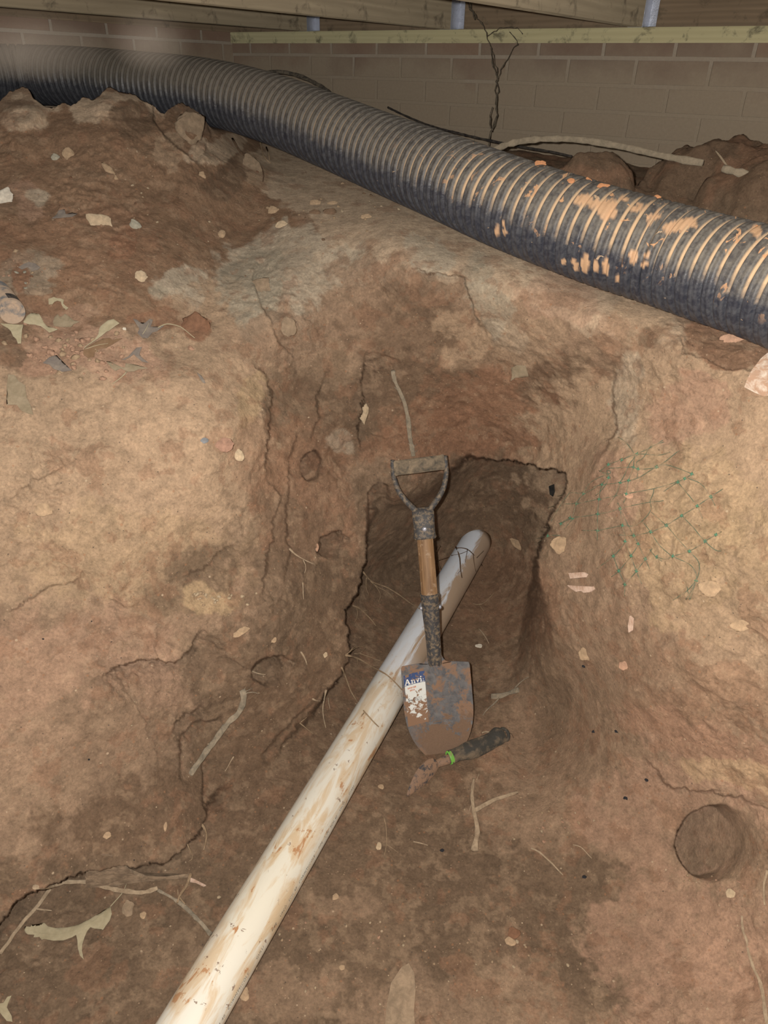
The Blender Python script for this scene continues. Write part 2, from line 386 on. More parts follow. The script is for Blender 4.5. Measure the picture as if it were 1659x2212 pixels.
# outward rows: the crawl space ground behind the pit, up to and past the brick wall
top = Wg[0].copy()
hd = RAY[0][:, :2]; hd = hd / np.linalg.norm(hd, axis=1)[:, None]
NE = 230; s_k = (np.linspace(0, 1, NE + 1)[1:] ** 1.5) * 3.0
pb = pipe_pts[:, 2] - PIPE_R - 0.008
gx = np.concatenate([pipe_pts[:, 0], [-2.5, -1.2, -.6, 0, .5, .9, 1.6, .72, 0.2, .95]]); gy = np.concatenate([pipe_pts[:, 1], [4.3, 3.6, 3.4, 2.95, 2.55, 2.25, 1.8, 2.1, 2.5, 1.75]])
gz = np.concatenate([pb, [1.16, 1.14, 1.12, 1.10, 1.085, 1.08, 1.07, 1.06, 1.09, 1.06]])
def ground_h(X, Y):
    w_ = 1.0 / (((X[..., None] - gx) ** 2 + (Y[..., None] - gy) ** 2) ** 1.6 + 1e-5)
    z = (w_ * gz).sum(-1) / w_.sum(-1)
    pd = np.min((X[..., None] - dense[:, 0]) ** 2 + (Y[..., None] - dense[:, 1]) ** 2, axis=-1) ** 0.5
    clear = sstep(pd, 0.09, 0.16)
    q = np.stack([X, Y, X * 0], -1)
    m = 0
    for (a, b, zc, h, r) in MOUNDS:
        c_ = P(a, b, zc); rr = np.hypot((X - c_[0]), (Y - c_[1])) / r + 0.22 * fbm(q * 14, 3, 61)
        m = np.maximum(m, np.where(rr < 1, h * np.sqrt(np.clip(1 - rr * rr, 0, 1)), 0))
    return z + clear * (m + 0.010 * fbm(q * 9, 4, 62) + 0.006 * fbm(q * 30, 4, 63) * (m > 0))
dense = resample(pipe_pts, 0.05)
MOUNDS = [(1575, 390, 1.62, .135, .17), (1690, 430, 1.5, .13, .16), (1268, 392, 1.60, .125, .10), (1440, 420, 1.6, .05, .15), (1790, 400, 1.6, .15, .2)]
EX = top[None, :, :2] + s_k[:, None, None] * hd[None]
gh = ground_h(EX[..., 0], EX[..., 1]); gh0 = ground_h(top[:, 0], top[:, 1])
ez = gh + (top[:, 2] - gh0)[None] * np.exp(-s_k / 0.07)[:, None]
EXT = np.concatenate([EX, ez[..., None]], -1)[::-1]
ALL = np.concatenate([EXT, Wg], 0); nR = ALL.shape[0]
def skirt(edge, dirv, n=46, reach=2.2):
    # undisturbed ground continuing beyond the modelled banks
    s_ = (np.linspace(0, 1, n + 1)[1:] ** 1.5) * reach; out = []
    for q in s_:
        p = edge + q * np.asarray(dirv, float); top_ = np.maximum(edge[:, 2], 1.0)
        t = sstep(np.array(q), 0, .7); p[:, 2] = edge[:, 2] * (1 - t) + top_ * t + .012 * fbm(p * 8, 3, 66) * t
        out.append(p)
    return np.array(out)

# ---- soil colours (kinds of earth, laid down as patches)
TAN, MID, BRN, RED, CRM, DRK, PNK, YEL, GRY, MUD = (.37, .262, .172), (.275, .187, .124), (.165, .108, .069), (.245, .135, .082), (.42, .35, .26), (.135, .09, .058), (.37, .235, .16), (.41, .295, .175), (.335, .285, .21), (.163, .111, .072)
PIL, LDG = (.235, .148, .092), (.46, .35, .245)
patches = [  # u, v, ru, rv, colour, opacity, raggedness, tilt
    (250, 430, 420, 230, PIL, 1, .5, 0), (500, 470, 130, 120, PIL, 1, .5, 0), (60, 640, 260, 110, PIL, .9, .5, 10), (230, 640, 230, 90, PIL, 1, .5, 0), (150, 560, 200, 110, RED, .35, .6, 0), (260, 535, 26, 40, RED, 1, .4, 40),
    (880, 470, 330, 95, LDG, .95, .5, 22), (620, 360, 110, 60, LDG, .95, .5, 0), (1250, 650, 250, 50, LDG, .7, .6, 20), (300, 940, 420, 200, TAN, .95, .6, 0), (60, 1150, 300, 180, TAN, .8, .6, 0), (450, 1050, 160, 160, TAN, .7, .7, 0), (300, 1200, 250, 100, YEL, .35, .8, 0),
    (640, 600, 160, 95, CRM, .85, .7, -10), (686, 1000, 26, 26, RED, .9, .3, 0), (828, 1068, 24, 24, RED, .7, .3, 0), (400, 610, 60, 45, CRM, .9, .6, 0), (440, 690, 90, 70, TAN, .8, .7, 0), (560, 640, 60, 80, GRY, .8, .7, 0), (820, 600, 120, 60, MID, .8, .8, 0), (930, 545, 60, 35, CRM, .9, .7, 20), (1040, 600, 40, 50, CRM, .7, .8, 0), (1055, 650, 45, 80, GRY, .7, .6, -15), (1110, 720, 50, 30, CRM, .7, .8, 20),
    (680, 720, 150, 80, MID, .8, .9, 0), (880, 650, 90, 60, DRK, .6, .9, 10), (760, 690, 80, 70, MID, .9, .8, 0), (950, 740, 200, 70, BRN, .6, .9, 10), (1000, 730, 60, 50, TAN, .85, .8, 0), (1140, 730, 70, 60, TAN, .5, .8, 0), (900, 860, 220, 110, BRN, .9, .7, 0), (1080, 900, 200, 130, RED, .75, .7, 0), (950, 960, 170, 60, RED, .7, .7, 0), (1230, 850, 120, 90, BRN, .8, .8, 0), (1190, 920, 80, 70, RED, .5, .8, 0),
    (690, 900, 120, 120, MUD, .8, .7, 0), (660, 1100, 110, 220, RED, .55, .8, 0), (700, 880, 60, 90, BRN, .6, .8, 0), (715, 790, 60, 40, TAN, .35, .9, 0), (730, 960, 40, 26, CRM, .5, .8, 0), (550, 860, 30, 60, YEL, .7, .8, 20), (560, 1000, 60, 90, RED, .35, .8, 0), (600, 1180, 110, 110, MUD, .6, .8, 0), (420, 1250, 100, 45, MUD, .7, .8, -25), (460, 1290, 60, 24, YEL, .8, .9, 15), (620, 1300, 120, 90, MUD, .6, .8, 0),
    (150, 1500, 330, 180, PNK, .5, .8, 0), (250, 1700, 330, 180, MID, .85, .8, 0), (330, 1650, 200, 200, MUD, .35, .9, 0), (520, 1450, 150, 110, MUD, .8, .8, 0), (500, 1600, 120, 120, MUD, .9, .7, 0), (700, 1450, 70, 140, MUD, .6, .8, 0),
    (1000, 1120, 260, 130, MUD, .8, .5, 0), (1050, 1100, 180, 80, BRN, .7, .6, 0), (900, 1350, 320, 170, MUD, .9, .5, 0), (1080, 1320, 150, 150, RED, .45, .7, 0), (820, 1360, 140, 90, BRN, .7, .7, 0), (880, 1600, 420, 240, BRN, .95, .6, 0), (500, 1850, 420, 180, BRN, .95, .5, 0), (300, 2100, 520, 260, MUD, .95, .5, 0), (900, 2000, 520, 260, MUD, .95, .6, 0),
    (1130, 1600, 110, 90, RED, .6, .9, 0), (1130, 1760, 140, 60, MID, .8, .8, 0), (1240, 1600, 200, 220, MID, .8, .7, 10), (740, 1960, 80, 30, MID, .6, .9, 0), (620, 2150, 130, 60, MID, .6, .9, 0), (1000, 2180, 260, 90, MID, .75, .7, 0), (1250, 2010, 120, 200, MUD, .5, .8, -20),
    (1470, 1000, 330, 260, TAN, .95, .7, 0), (1450, 1080, 200, 120, YEL, .5, .9, 0), (1550, 1250, 180, 150, YEL, .55, .9, 0), (1280, 1130, 70, 200, MID, .8, .8, 0), (1480, 880, 90, 60, PNK, .8, .9, 0), (1330, 1050, 50, 90, PNK, .6, .9, 0), (1600, 1400, 160, 140, TAN, .7, .8, 0), (1480, 1450, 220, 60, RED, .45, .9, 25), (1350, 1480, 150, 130, MID, .6, .9, 25), (1560, 1620, 240, 50, PNK, .8, .9, 20),
    (1500, 1580, 180, 60, RED, .4, .9, 30), (1450, 1750, 220, 120, PNK, .7, .7, 0), (1550, 1830, 110, 100, MID, .7, .6, 0), (1500, 2020, 260, 130, PNK, .75, .8, 0), (1560, 2150, 200, 120, PNK, .6, .8, 0), (1180, 1480, 50, 120, MUD, .5, .7, 0), (1600, 1670, 120, 30, YEL, .6, .8, 10),
    (1200, 640, 90, 50, PNK, .5, .9, 0), (1380, 690, 60, 50, TAN, .8, .7, 0), (1590, 745, 130, 55, RED, .85, .5, 12), (1590, 745, 120, 50, BRN, .4, .6, 12), (1320, 720, 40, 40, RED, .35, .9, 0), (1400, 730, 18, 24, BRN, .7, .6, 0), (1350, 860, 30, 100, CRM, .5, .9, 0),
    (50, 240, 62, 42, LDG, .95, .6, 0), (240, 232, 100, 34, LDG, .95, .6, 0), (290, 262, 40, 40, BRN, .9, .5, 0), (415, 265, 38, 36, MID, .9, .3, 0), (370, 330, 40, 40, TAN, .8, .6, 40), (460, 325, 75, 24, LDG, .9, .6, -25), (540, 365, 28, 45, TAN, .9, .4, -30), (490, 375, 45, 42, BRN, .9, .5, -30),
    (60, 430, 30, 40, PNK, .7, .8, 0), (80, 425, 26, 18, CRM, .8, .8, 0), (60, 590, 70, 40, GRY, .55, .9, 0), (40, 600, 20, 30, RED, .9, .6, 0), (180, 770, 170, 45, PNK, .85, .9, 5), (90, 780, 90, 30, RED, .3, .9, 0), (20, 740, 40, 60, BRN, .9, .4, 0), (140, 700, 70, 30, PNK, .5, .9, 0), (330, 690, 60, 24, RED, .8, .5, 0), (430, 702, 30, 26, RED, .95, .25, 0), (345, 635, 26, 20, GRY, .8, .8, 0)]
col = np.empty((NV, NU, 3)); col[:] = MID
Uc = Ug + wob(Ug, Vg, 30, 71, 60.) + wob(Ug, Vg, 9, 72, 14.); Vc = Vg + wob(Ug, Vg, 30, 73, 60.) + wob(Ug, Vg, 9, 74, 14.)
rg = fbm(Wg * 30, 5, 81, 0.62)
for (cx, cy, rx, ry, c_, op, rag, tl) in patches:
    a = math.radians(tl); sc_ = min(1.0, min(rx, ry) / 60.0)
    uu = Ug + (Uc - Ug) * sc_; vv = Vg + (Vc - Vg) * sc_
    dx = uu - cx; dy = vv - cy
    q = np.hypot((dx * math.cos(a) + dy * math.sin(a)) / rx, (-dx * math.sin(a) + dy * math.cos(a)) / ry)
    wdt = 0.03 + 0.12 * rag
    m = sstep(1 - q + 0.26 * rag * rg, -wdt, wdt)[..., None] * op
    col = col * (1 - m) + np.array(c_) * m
col *= (1 + 0.10 * fbm(Wg * 9, 3, 91))[..., None]
q = fbm(Wg * 40, 4, 95, .65)
m = sstep(q, .25, .65)[..., None] * .28; col = col * (1 - m) + np.array(TAN) * m * 1.0
m = sstep(fbm(Wg * 26 + 5, 4, 97, .65), .45, .7)[..., None] * .4; col = col * (1 - m) + np.array(RED) * m
colE = np.empty(EXT.shape); colE[:] = MUD
Xe, Ye = EXT[..., 0], EXT[..., 1]
gm = sstep(EXT[..., 2] - 1.075 + 0.02 * fbm(EXT * 20, 3, 99) - 0.05 * (Xe < .42), 0.0, 0.02)[..., None]
colE = colE * (1 - gm) + np.array(BRN) * gm
gm = sstep(fbm(EXT * 12, 3, 98), .1, .3)[..., None] * .5; colE = colE * (1 - gm) + np.array(RED) * gm
fad = np.exp(-((s_k[::-1]) / .05))[:, None, None]; colE = colE * (1 - fad) + col[0][None] * fad
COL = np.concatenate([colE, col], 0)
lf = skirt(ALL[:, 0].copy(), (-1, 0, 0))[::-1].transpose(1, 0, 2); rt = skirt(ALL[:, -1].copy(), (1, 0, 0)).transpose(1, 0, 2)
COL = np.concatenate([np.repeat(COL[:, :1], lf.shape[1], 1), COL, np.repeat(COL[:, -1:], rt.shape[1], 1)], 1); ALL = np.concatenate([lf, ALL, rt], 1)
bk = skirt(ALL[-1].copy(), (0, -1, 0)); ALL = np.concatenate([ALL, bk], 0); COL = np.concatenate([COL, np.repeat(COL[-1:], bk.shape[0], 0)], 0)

def big_grid(name, V, colr, mat):
    nr, nc = V.shape[:2]; me = bpy.data.meshes.new(name)
    me.vertices.add(nr * nc); me.vertices.foreach_set('co', V.reshape(-1).astype(np.float32))
    i = np.arange(nr * nc).reshape(nr, nc)
    quad = np.stack([i[:-1, :-1], i[1:, :-1], i[1:, 1:], i[:-1, 1:]], -1).reshape(-1)
    nf = (nr - 1) * (nc - 1); me.loops.add(nf * 4); me.loops.foreach_set('vertex_index', quad.astype(np.int32))
    me.polygons.add(nf); me.polygons.foreach_set('loop_start', np.arange(nf, dtype=np.int32) * 4)
    me.polygons.foreach_set('use_smooth', np.ones(nf, bool)); me.update(); me.validate()
    at = me.color_attributes.new('soil_colour', 'FLOAT_COLOR', 'POINT')
    at.data.foreach_set('color', np.concatenate([colr, np.ones(colr.shape[:2] + (1,))], -1).reshape(-1).astype(np.float32))
    me.materials.append(mat); o = bpy.data.objects.new(name, me); C.objects.link(o); return o
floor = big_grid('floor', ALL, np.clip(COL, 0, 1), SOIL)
tag(floor, 'brown and tan clay ground with the dug trench and its banks', 'ground', kind='structure')

# ---- white pipe axis
PVC_A = np.array([-0.275, 0.571, 0.040]) ; PVC_B = P(1010, 1203, 2.17)
PVC_A = P(411, 2212, 1.118); PVC_R = 0.0445
pd_ = nrm(PVC_B - PVC_A); PVC_A2 = PVC_A - pd_ * 0.35; PVC_B2 = PVC_B + pd_ * 0.10

def surf(px, py, lift=0.0, pipe=True):
    """point on the ground (or on the white pipe when it lies in front) seen in that direction"""
    j = (px - us[0]) / (us[1] - us[0]); j0 = int(np.clip(math.floor(j), 0, NU - 2)); fj = j - j0
    v0 = np.interp(px, us, vt); i = (py - v0) / (2760 - v0) * (NV - 1); i0 = int(np.clip(math.floor(i), 0, NV - 2)); fi = min(max(i - i0, 0), 1)
    d = (Dg[i0, j0] * (1 - fi) * (1 - fj) + Dg[i0 + 1, j0] * fi * (1 - fj) + Dg[i0, j0 + 1] * (1 - fi) * fj + Dg[i0 + 1, j0 + 1] * fi * fj)
    ray = FW + (px - 829.5) / FPX * RT - (py - 1106) / FPX * UP
    if pipe:
        rr = nrm(ray); o_ = EYEP - PVC_A2; c1 = rr - (rr @ pd_) * pd_; c2 = o_ - (o_ @ pd_) * pd_
        A_ = c1 @ c1; B_ = 2 * c1 @ c2; C_ = c2 @ c2 - PVC_R ** 2; disc = B_ * B_ - 4 * A_ * C_
        if disc > 0:
            t = (-B_ - math.sqrt(disc)) / (2 * A_); hp = EYEP + t * rr; s_ = (hp - PVC_A2) @ pd_
            zc_ = (hp - EYEP) @ FW
            if 0 < s_ < np.linalg.norm(PVC_B2 - PVC_A2) and zc_ < d: d = zc_
    return EYEP + (d - lift) * ray
def snormal(px, py, e=7):
    a = surf(px + e, py, pipe=False) - surf(px - e, py, pipe=False); b = surf(px, py + e, pipe=False) - surf(px, py - e, pipe=False)
    n = nrm(np.cross(b, a)); return n if n @ (EYEP - surf(px, py)) > 0 else -n

# ------------------------------------------------------------------ brick walls, sill, joists
WD = np.array([.802, -.598, 0]); WN = np.array([.598, .802, 0]); W0 = np.array([-.512, 3.29, 0])   # along wall, into wall
def brick_material(name, dirt):
    m, nt, b = newmat(name); co = coords(nt)
    mp = nd(nt, 'Mapping'); mp.inputs['Location'].default_value = (.1515, .034, 0); nt.links.new(co, mp.inputs[0])
    wv = mix(nt, 0.004, mp.outputs[0], nd(nt, 'TexNoise', i_Scale=14.0).outputs['Color'], 'ADD')
    bt = nd(nt, 'TexBrick'); nt.links.new(wv, bt.inputs[0])
    for k, v in (('Scale', 1.0), ('Mortar Size', .0055), ('Mortar Smooth', .15), ('Bias', 0.0), ('Brick Width', .203), ('Row Height', .0665)):
        bt.inputs[k].default_value = v
    bt.inputs['Color1'].default_value = (.34, .225, .16, 1); bt.inputs['Color2'].default_value = (.26, .19, .145, 1); bt.inputs['Mortar'].default_value = (.50, .43, .35, 1)
    c = bt.outputs['Color']
    sp = nd(nt, 'SeparateXYZ'); nt.links.new(co, sp.inputs[0])
    n = noise(nt, co, 5, 5, .6)
    low = ramp(nt, math_(nt, 'ADD', math_(nt, 'MULTIPLY', sp.outputs[1], -5.5), math_(nt, 'ADD', math_(nt, 'MULTIPLY', math_(nt, 'SUBTRACT', n, .5), 1.6), dirt)), [(0.0, 0.0), (0.65, 0.94)])
    c = mix(nt, low, c, (.45, .365, .265))
    c = mix(nt, math_(nt, 'MULTIPLY', noise(nt, co, 120, 5, .7), .35), c, (.17, .13, .095))
    setc(nt, b, c); b.inputs['Roughness'].default_value = .95; b.inputs['Specular IOR Level'].default_value = .15
    h = mix(nt, .35, math_(nt, 'SUBTRACT', 1.0, bt.outputs['Fac']), noise(nt, co, 160, 4, .7))
    bump(nt, b, h, .006); return m
def wallbox(name, org, along, into, x0, x1, z0, z1, th, mat, kind='structure', bevel=0):
    """box with local x along the wall, y up, z into the wall"""
    into = np.asarray(into, float); along = np.asarray(along, float)
    V = []
    for zc_ in (0, th):
        for (x, y) in ((x0, z0), (x1, z0), (x1, z1), (x0, z1)): V.append((x, y, zc_))
    F_ = [(0, 3, 2, 1), (4, 5, 6, 7), (0, 1, 5, 4), (1, 2, 6, 5), (2, 3, 7, 6), (3, 0, 4, 7)]
    me = mesh(name, V, F_); o = link(name, me, mat, smooth=False)
    Mx = Matrix.Identity(4); upv = (0, 0, 1)
    for i in range(3): Mx[i][0] = along[i]; Mx[i][1] = upv[i]; Mx[i][2] = into[i]; Mx[i][3] = org[i]
    o.matrix_world = Mx
    if bevel:
        bv = o.modifiers.new('bevel', 'BEVEL'); bv.width = bevel; bv.segments = 2
    o['kind'] = kind; return o
SILL0, SILL1 = 1.378, 1.414
og = W0 + np.array([0, 0, SILL0])
wallbox('wall_back', og, WD, WN, -0.75 * .203, 2.9, -0.75, 0, .22, brick_material('brick_back', .10))
cn = W0 + WD * (-0.75 * .203)
wallbox('wall_left', cn + np.array([0, 0, SILL1]), -WN, -WD, -.22, 2.6, -0.78, 0.0, .22, brick_material('brick_left', -.1))
def wood_material(name, c1, c2, c3, along=0, dirt=.4):
    m, nt, b = newmat(name); co = coords(nt)
    mp = nd(nt, 'Mapping'); s_ = [26, 26, 26]; s_[along] = 1.6; mp.inputs['Scale'].default_value = s_; nt.links.new(co, mp.inputs[0])
    g_ = noise(nt, mp.outputs[0], 1.6, 5, .6, 1.2)
    wv = nd(nt, 'TexWave', wave_type='RINGS'); wv.inputs['Scale'].default_value = .9; wv.inputs['Distortion'].default_value = 4; nt.links.new(mp.outputs[0], wv.inputs[0])
    c = mix(nt, ramp(nt, g_, [(.3, 0.), (.7, 1.)]), c1, c2)
    c = mix(nt, math_(nt, 'MULTIPLY', wv.outputs['Fac'], .3), c, c3)
    d_ = ramp(nt, noise(nt, co, 18, 6, .7, .5), [(.55, 0.), (.68, dirt)])
    c = mix(nt, d_, c, (.06, .05, .035))
    setc(nt, b, c); b.inputs['Roughness'].default_value = .85; b.inputs['Specular IOR Level'].default_value = .2
    bump(nt, b, g_, .001); return m
W_SILL = wood_material('sill_wood', (.60, .55, .33), (.70, .64, .40), (.50, .44, .25), 0, .7)
W_JST = wood_material('joist_wood', (.34, .28, .19), (.46, .38, .26), (.22, .18, .12), 0, .6)
W_RIM = wood_material('rim_wood', (.27, .20, .13), (.35, .26, .17), (.16, .12, .08), 0, .5)
# sill plate and rim board
wallbox('trim_3', cn + np.array([0, 0, SILL1]), -WN, -WD, -.22, 2.6, 0.0005, .236, .05, W_RIM)
s0 = wallbox('trim_1', W0 + np.array([0, 0, SILL0]) - WN * .012, WD, WN, -0.73 * .203, 2.85, 0, SILL1 - SILL0, .14, W_SILL, bevel=.003)
wallbox('trim_2', W0 + np.array([0, 0, SILL1]) + WN * .05, WD, WN, -0.75 * .203, 2.85, 0.0005, .24, .038, W_RIM, bevel=.002)
# joists run out over the pit, hangers at their wall ends
joist_labels = ['first floor joist from the left, running over the corrugated pipe', 'second floor joist from the left, its lower edge reaching the sill plate', 'third floor joist from the left with a bright metal hanger at its end', 'rightmost floor joist, only a sliver of it at the upper right']
hang_labels = ['leftmost small bright metal joist hanger above the sill plate', 'middle bright metal joist hanger above the sill plate', 'rightmost and longest bright metal joist hanger above the sill plate', 'metal joist hanger on the rightmost joist at the frame edge']
HM = newmat('galvanised')
setc(HM[1], HM[2], (.55, .58, .66)); HM[2].inputs['Metallic'].default_value = .55; HM[2].inputs['Roughness'].default_value = .38
bump(HM[1], HM[2], noise(HM[1], coords(HM[1]), 90, 4, .7), .002)
for k, n in enumerate((1.0, 4.0, 7.05, 10.2)):
    o_ = W0 + WD * (n * .203)
    L_ = 3.1
    jb = wallbox('floor_joist', o_ + WN * .045 + np.array([0, 0, SILL1 + .001]), -WN, WD, 0, L_, 0, .235, .038, W_JST, kind='', bevel=.003)
    del jb['kind']; tag(jb, joist_labels[k], 'joist', 'floor joists')
    # U-shaped strap hanger: two side flanges, a seat and nails
    V = []; F_ = []
    def bx(x0, x1, y0, y1, z0, z1):
        b0 = len(V)
        for z in (z0, z1):
            for (x, y) in ((x0, y0), (x1, y0), (x1, y1), (x0, y1)): V.append((x, y, z))
        F_.extend([(b0, b0 + 3, b0 + 2, b0 + 1), (b0 + 4, b0 + 5, b0 + 6, b0 + 7), (b0, b0 + 1, b0 + 5, b0 + 4), (b0 + 1, b0 + 2, b0 + 6, b0 + 5), (b0 + 2, b0 + 3, b0 + 7, b0 + 6), (b0 + 3, b0, b0 + 4, b0 + 7)])
    hw = .045
    bx(-.0015, 0, -.002, .13, 0, hw); bx(.038, .0395, -.002, .13, 0, hw); bx(-.0015, .0395, -.0035, -.002, 0, hw)
    bx(-.022, -.0015, .0, .13, hw - .0015, hw); bx(.0395, .06, .0, .13, hw - .0015, hw)
    me = mesh('joist_hanger', V, F_); ho = link('joist_hanger', me, HM[0], smooth=False)
    Mx = Matrix.Identity(4)
    hx = o_ - WN * 0.001 + np.array([0, 0, SILL1 + .004])
    for i in range(3): Mx[i][0] = WD[i]; Mx[i][1] = (0, 0, 1)[i]; Mx[i][2] = WN[i]; Mx[i][3] = hx[i]
    ho.matrix_world = Mx; tag(ho, hang_labels[k], 'joist hanger', 'metal joist hangers')
    for (yy, zz_) in ((.02, .012), (.05, .03), (.09, .015), (.115, .03)):
        V = []; F_ = []
        bx(-.0035, -.0015, yy - .0022, yy + .0022, zz_ - .0022, zz_ + .0022)
        nb = mesh('nail', V, F_); no = link('nail', nb, HM[0]); no.parent = ho
# subfloor above the joists
sf = wallbox('ceiling', np.array([-.5, 3.29, SILL1 + .237]) + WD * -1.2, WD, -WN, 0, 0.1, 0, 0.018, .1, W_RIM)
V = []; 
for z in (SILL1 + .237, SILL1 + .255):
    for (a, b) in ((-1.0, .3), (2.9, .3), (2.9, -3.6), (-1.0, -3.6)):
        q = W0 + WD * a + WN * b; V.append((q[0], q[1], z))
bpy.data.objects.remove(sf)
me = mesh('ceiling', V, [(0, 3, 2, 1), (4, 5, 6, 7), (0, 1, 5, 4), (1, 2, 6, 5), (2, 3, 7, 6), (3, 0, 4, 7)])
tag(link('ceiling', me, W_RIM, smooth=False), kind='structure')

# ------------------------------------------------------------------ corrugated black drain pipe
def corrugated():
    cl = resample(pipe_pts, 0.02); L = np.r_[0, np.cumsum(np.linalg.norm(np.diff(cl, axis=0), axis=1))]
    pitch = .0222; per = 12; n = int(L[-1] / pitch) * per
    s_ = np.linspace(0, L[-1], n); cl = np.stack([np.interp(s_, L, cl[:, i]) for i in range(3)], -1)
    ph = (s_ / pitch) % 1.0
    # broad rounded crest, narrow valley, shallow second groove on the crest
    crest = sstep(np.minimum(ph, 1 - ph), 0.07, 0.22)
    groove = np.exp(-((ph - .5) / .06) ** 2)
    r = PIPE_R - .0068 * (1 - crest) - .0011 * groove
    T, N, B = frames(cl); seg = 96; th = np.linspace(0, 2 * np.pi, seg, endpoint=False)
    dirs = np.cos(th)[None, :, None] * N[:, None] + np.sin(th)[None, :, None] * B[:, None]
    V = cl[:, None] + r[:, None, None] * dirs
    me = bpy.data.meshes.new('outer'); nr = n
    me.from_pydata(V.reshape(-1, 3).tolist(), [], grid_faces(nr, seg, True))
    at = me.color_attributes.new('profile', 'FLOAT_COLOR', 'POINT')
    val = np.repeat((1 - crest)[:, None], seg, 1); along = np.repeat((s_ / L[-1])[:, None], seg, 1)
    upz = dirs[..., 2]
    at.data.foreach_set('color', np.stack([val, along, upz * .5 + .5, np.ones_like(val)], -1).reshape(-1).astype(np.float32))
    q_ = V - EYEP; z_ = q_ @ FW; px_ = 829.5 + FPX * (q_ @ RT) / z_; py_ = 1106 - FPX * (q_ @ UP) / z_
    facing = (dirs * (EYEP - V)).sum(-1) > 0
    rgn = fbm(V * 60, 4, 7, .6); clay = np.zeros(px_.shape)
    for bx_, by_, rx_, ry_ in ((1218, 566, 5, 6), (1238, 564, 5, 5), (1245, 581, 6, 12), (1266, 574, 10, 21), (1286, 581, 7, 18), (1310, 581, 7, 20), (1334, 601, 5, 9), (1368, 555, 8, 12), (1397, 552, 7, 7), (1392, 570, 7, 6), (1088, 482, 4, 10), (1074, 497, 5, 12), (1090, 500, 4, 7),
                               (1315, 442, 38, 13), (1370, 452, 30, 13), (1410, 467, 20, 11), (1457, 487, 42, 13), (1493, 483, 22, 12), (1630, 494, 14, 14), (1312, 462, 24, 12), (1270, 430, 26, 10), (1350, 430, 30, 7)):
        clay = np.maximum(clay, 1.15 - np.hypot((px_ - bx_) / rx_, (py_ - by_) / ry_) + .55 * rgn)
    clay = np.where(facing, sstep(clay, .15, .35), 0)
    ac = me.attributes.new('clay', 'FLOAT', 'POINT'); ac.data.foreach_set('value', clay.reshape(-1).astype(np.float32))
    m, nt, b = newmat('black_corrugated_plastic'); co = coords(nt)
    a_ = nd(nt, 'Attribute', attribute_name='profile').outputs['Color']; sp = nd(nt, 'SeparateColor'); nt.links.new(a_, sp.inputs[0])
    valley, alg, upf = sp.outputs[0], sp.outputs[1], sp.outputs[2]
    n1 = noise(nt, co, 22, 6, .7, .5); n2 = noise(nt, co, 90, 5, .72, .3)
    base = mix(nt, ramp(nt, n2, [(.4, 0.), (.62, 1.)]), (.032, .035, .048), (.075, .079, .090))
    # dust settles on what faces up, thickest in the valleys
    up2 = ramp(nt, math_(nt, 'ADD', upf, math_(nt, 'MULTIPLY', math_(nt, 'SUBTRACT', n1, .5), .55)), [(.44, 0.), (.66, 1.)])
    vd = math_(nt, 'MULTIPLY', ramp(nt, valley, [(.45, 0.), (.85, 1.)]), up2)
    film = math_(nt, 'MULTIPLY', math_(nt, 'MULTIPLY', up2, ramp(nt, n2, [(.30, .22), (.64, .88)])), .66)
    c = mix(nt, film, base, (.25, .22, .17))
    c = mix(nt, math_(nt, 'MULTIPLY', ramp(nt, alg, [(.30, .0), (.58, 1.)]), vd), c, (.56, .40, .25))
    # far part carries a more even coat of dull dust
    far = ramp(nt, alg, [(.30, 1.), (.66, 0.)])
    fd = math_(nt, 'MULTIPLY', math_(nt, 'MULTIPLY', far, ramp(nt, math_(nt, 'ADD', upf, math_(nt, 'MULTIPLY', n2, .25)), [(.5, .12), (.86, 1.)])), .75)
    c = mix(nt, fd, c, mix(nt, valley, (.20, .17, .13), (.15, .128, .10)))
    # orange clay splashes toward the near end
    sp_n = noise(nt, co, 34, 5, .62, .8)
    near = ramp(nt, alg, [(.58, 0.), (.72, 1.)])
    spl = math_(nt, 'MULTIPLY', math_(nt, 'MULTIPLY', ramp(nt, sp_n, [(.635, 0.), (.655, 1.)]), near), ramp(nt, upf, [(.30, .0), (.62, 1.)]))
    c = mix(nt, spl, c, (.56, .32, .17))
    sp_m = noise(nt, co, 48, 4, .6, .8)
    c = mix(nt, math_(nt, 'MULTIPLY', ramp(nt, sp_m, [(.70, 0.), (.72, .9)]), ramp(nt, alg, [(.55, 0.), (.6, 1.)])), c, (.52, .38, .25))
    c = mix(nt, math_(nt, 'MULTIPLY', nd(nt, 'Attribute', attribute_name='clay').outputs['Fac'], .92), c, (.58, .37, .22))
    setc(nt, b, c)
    rr = mix(nt, math_(nt, 'ADD', vd, math_(nt, 'ADD', film, spl), True), (.36,) * 3, (.95,) * 3); nt.links.new(rr, b.inputs['Roughness'])
    b.inputs['Specular IOR Level'].default_value = .45
    bump(nt, b, n2, .002, .6)
    o = link('corrugated_pipe', me, m)
    tag(o, 'big black ribbed drain pipe with tan dust in its grooves, lying across the ground', 'pipe')
    so = o.modifiers.new('wall', 'SOLIDIFY'); so.thickness = .0025; so.offset = -1
    return o
corrugated()

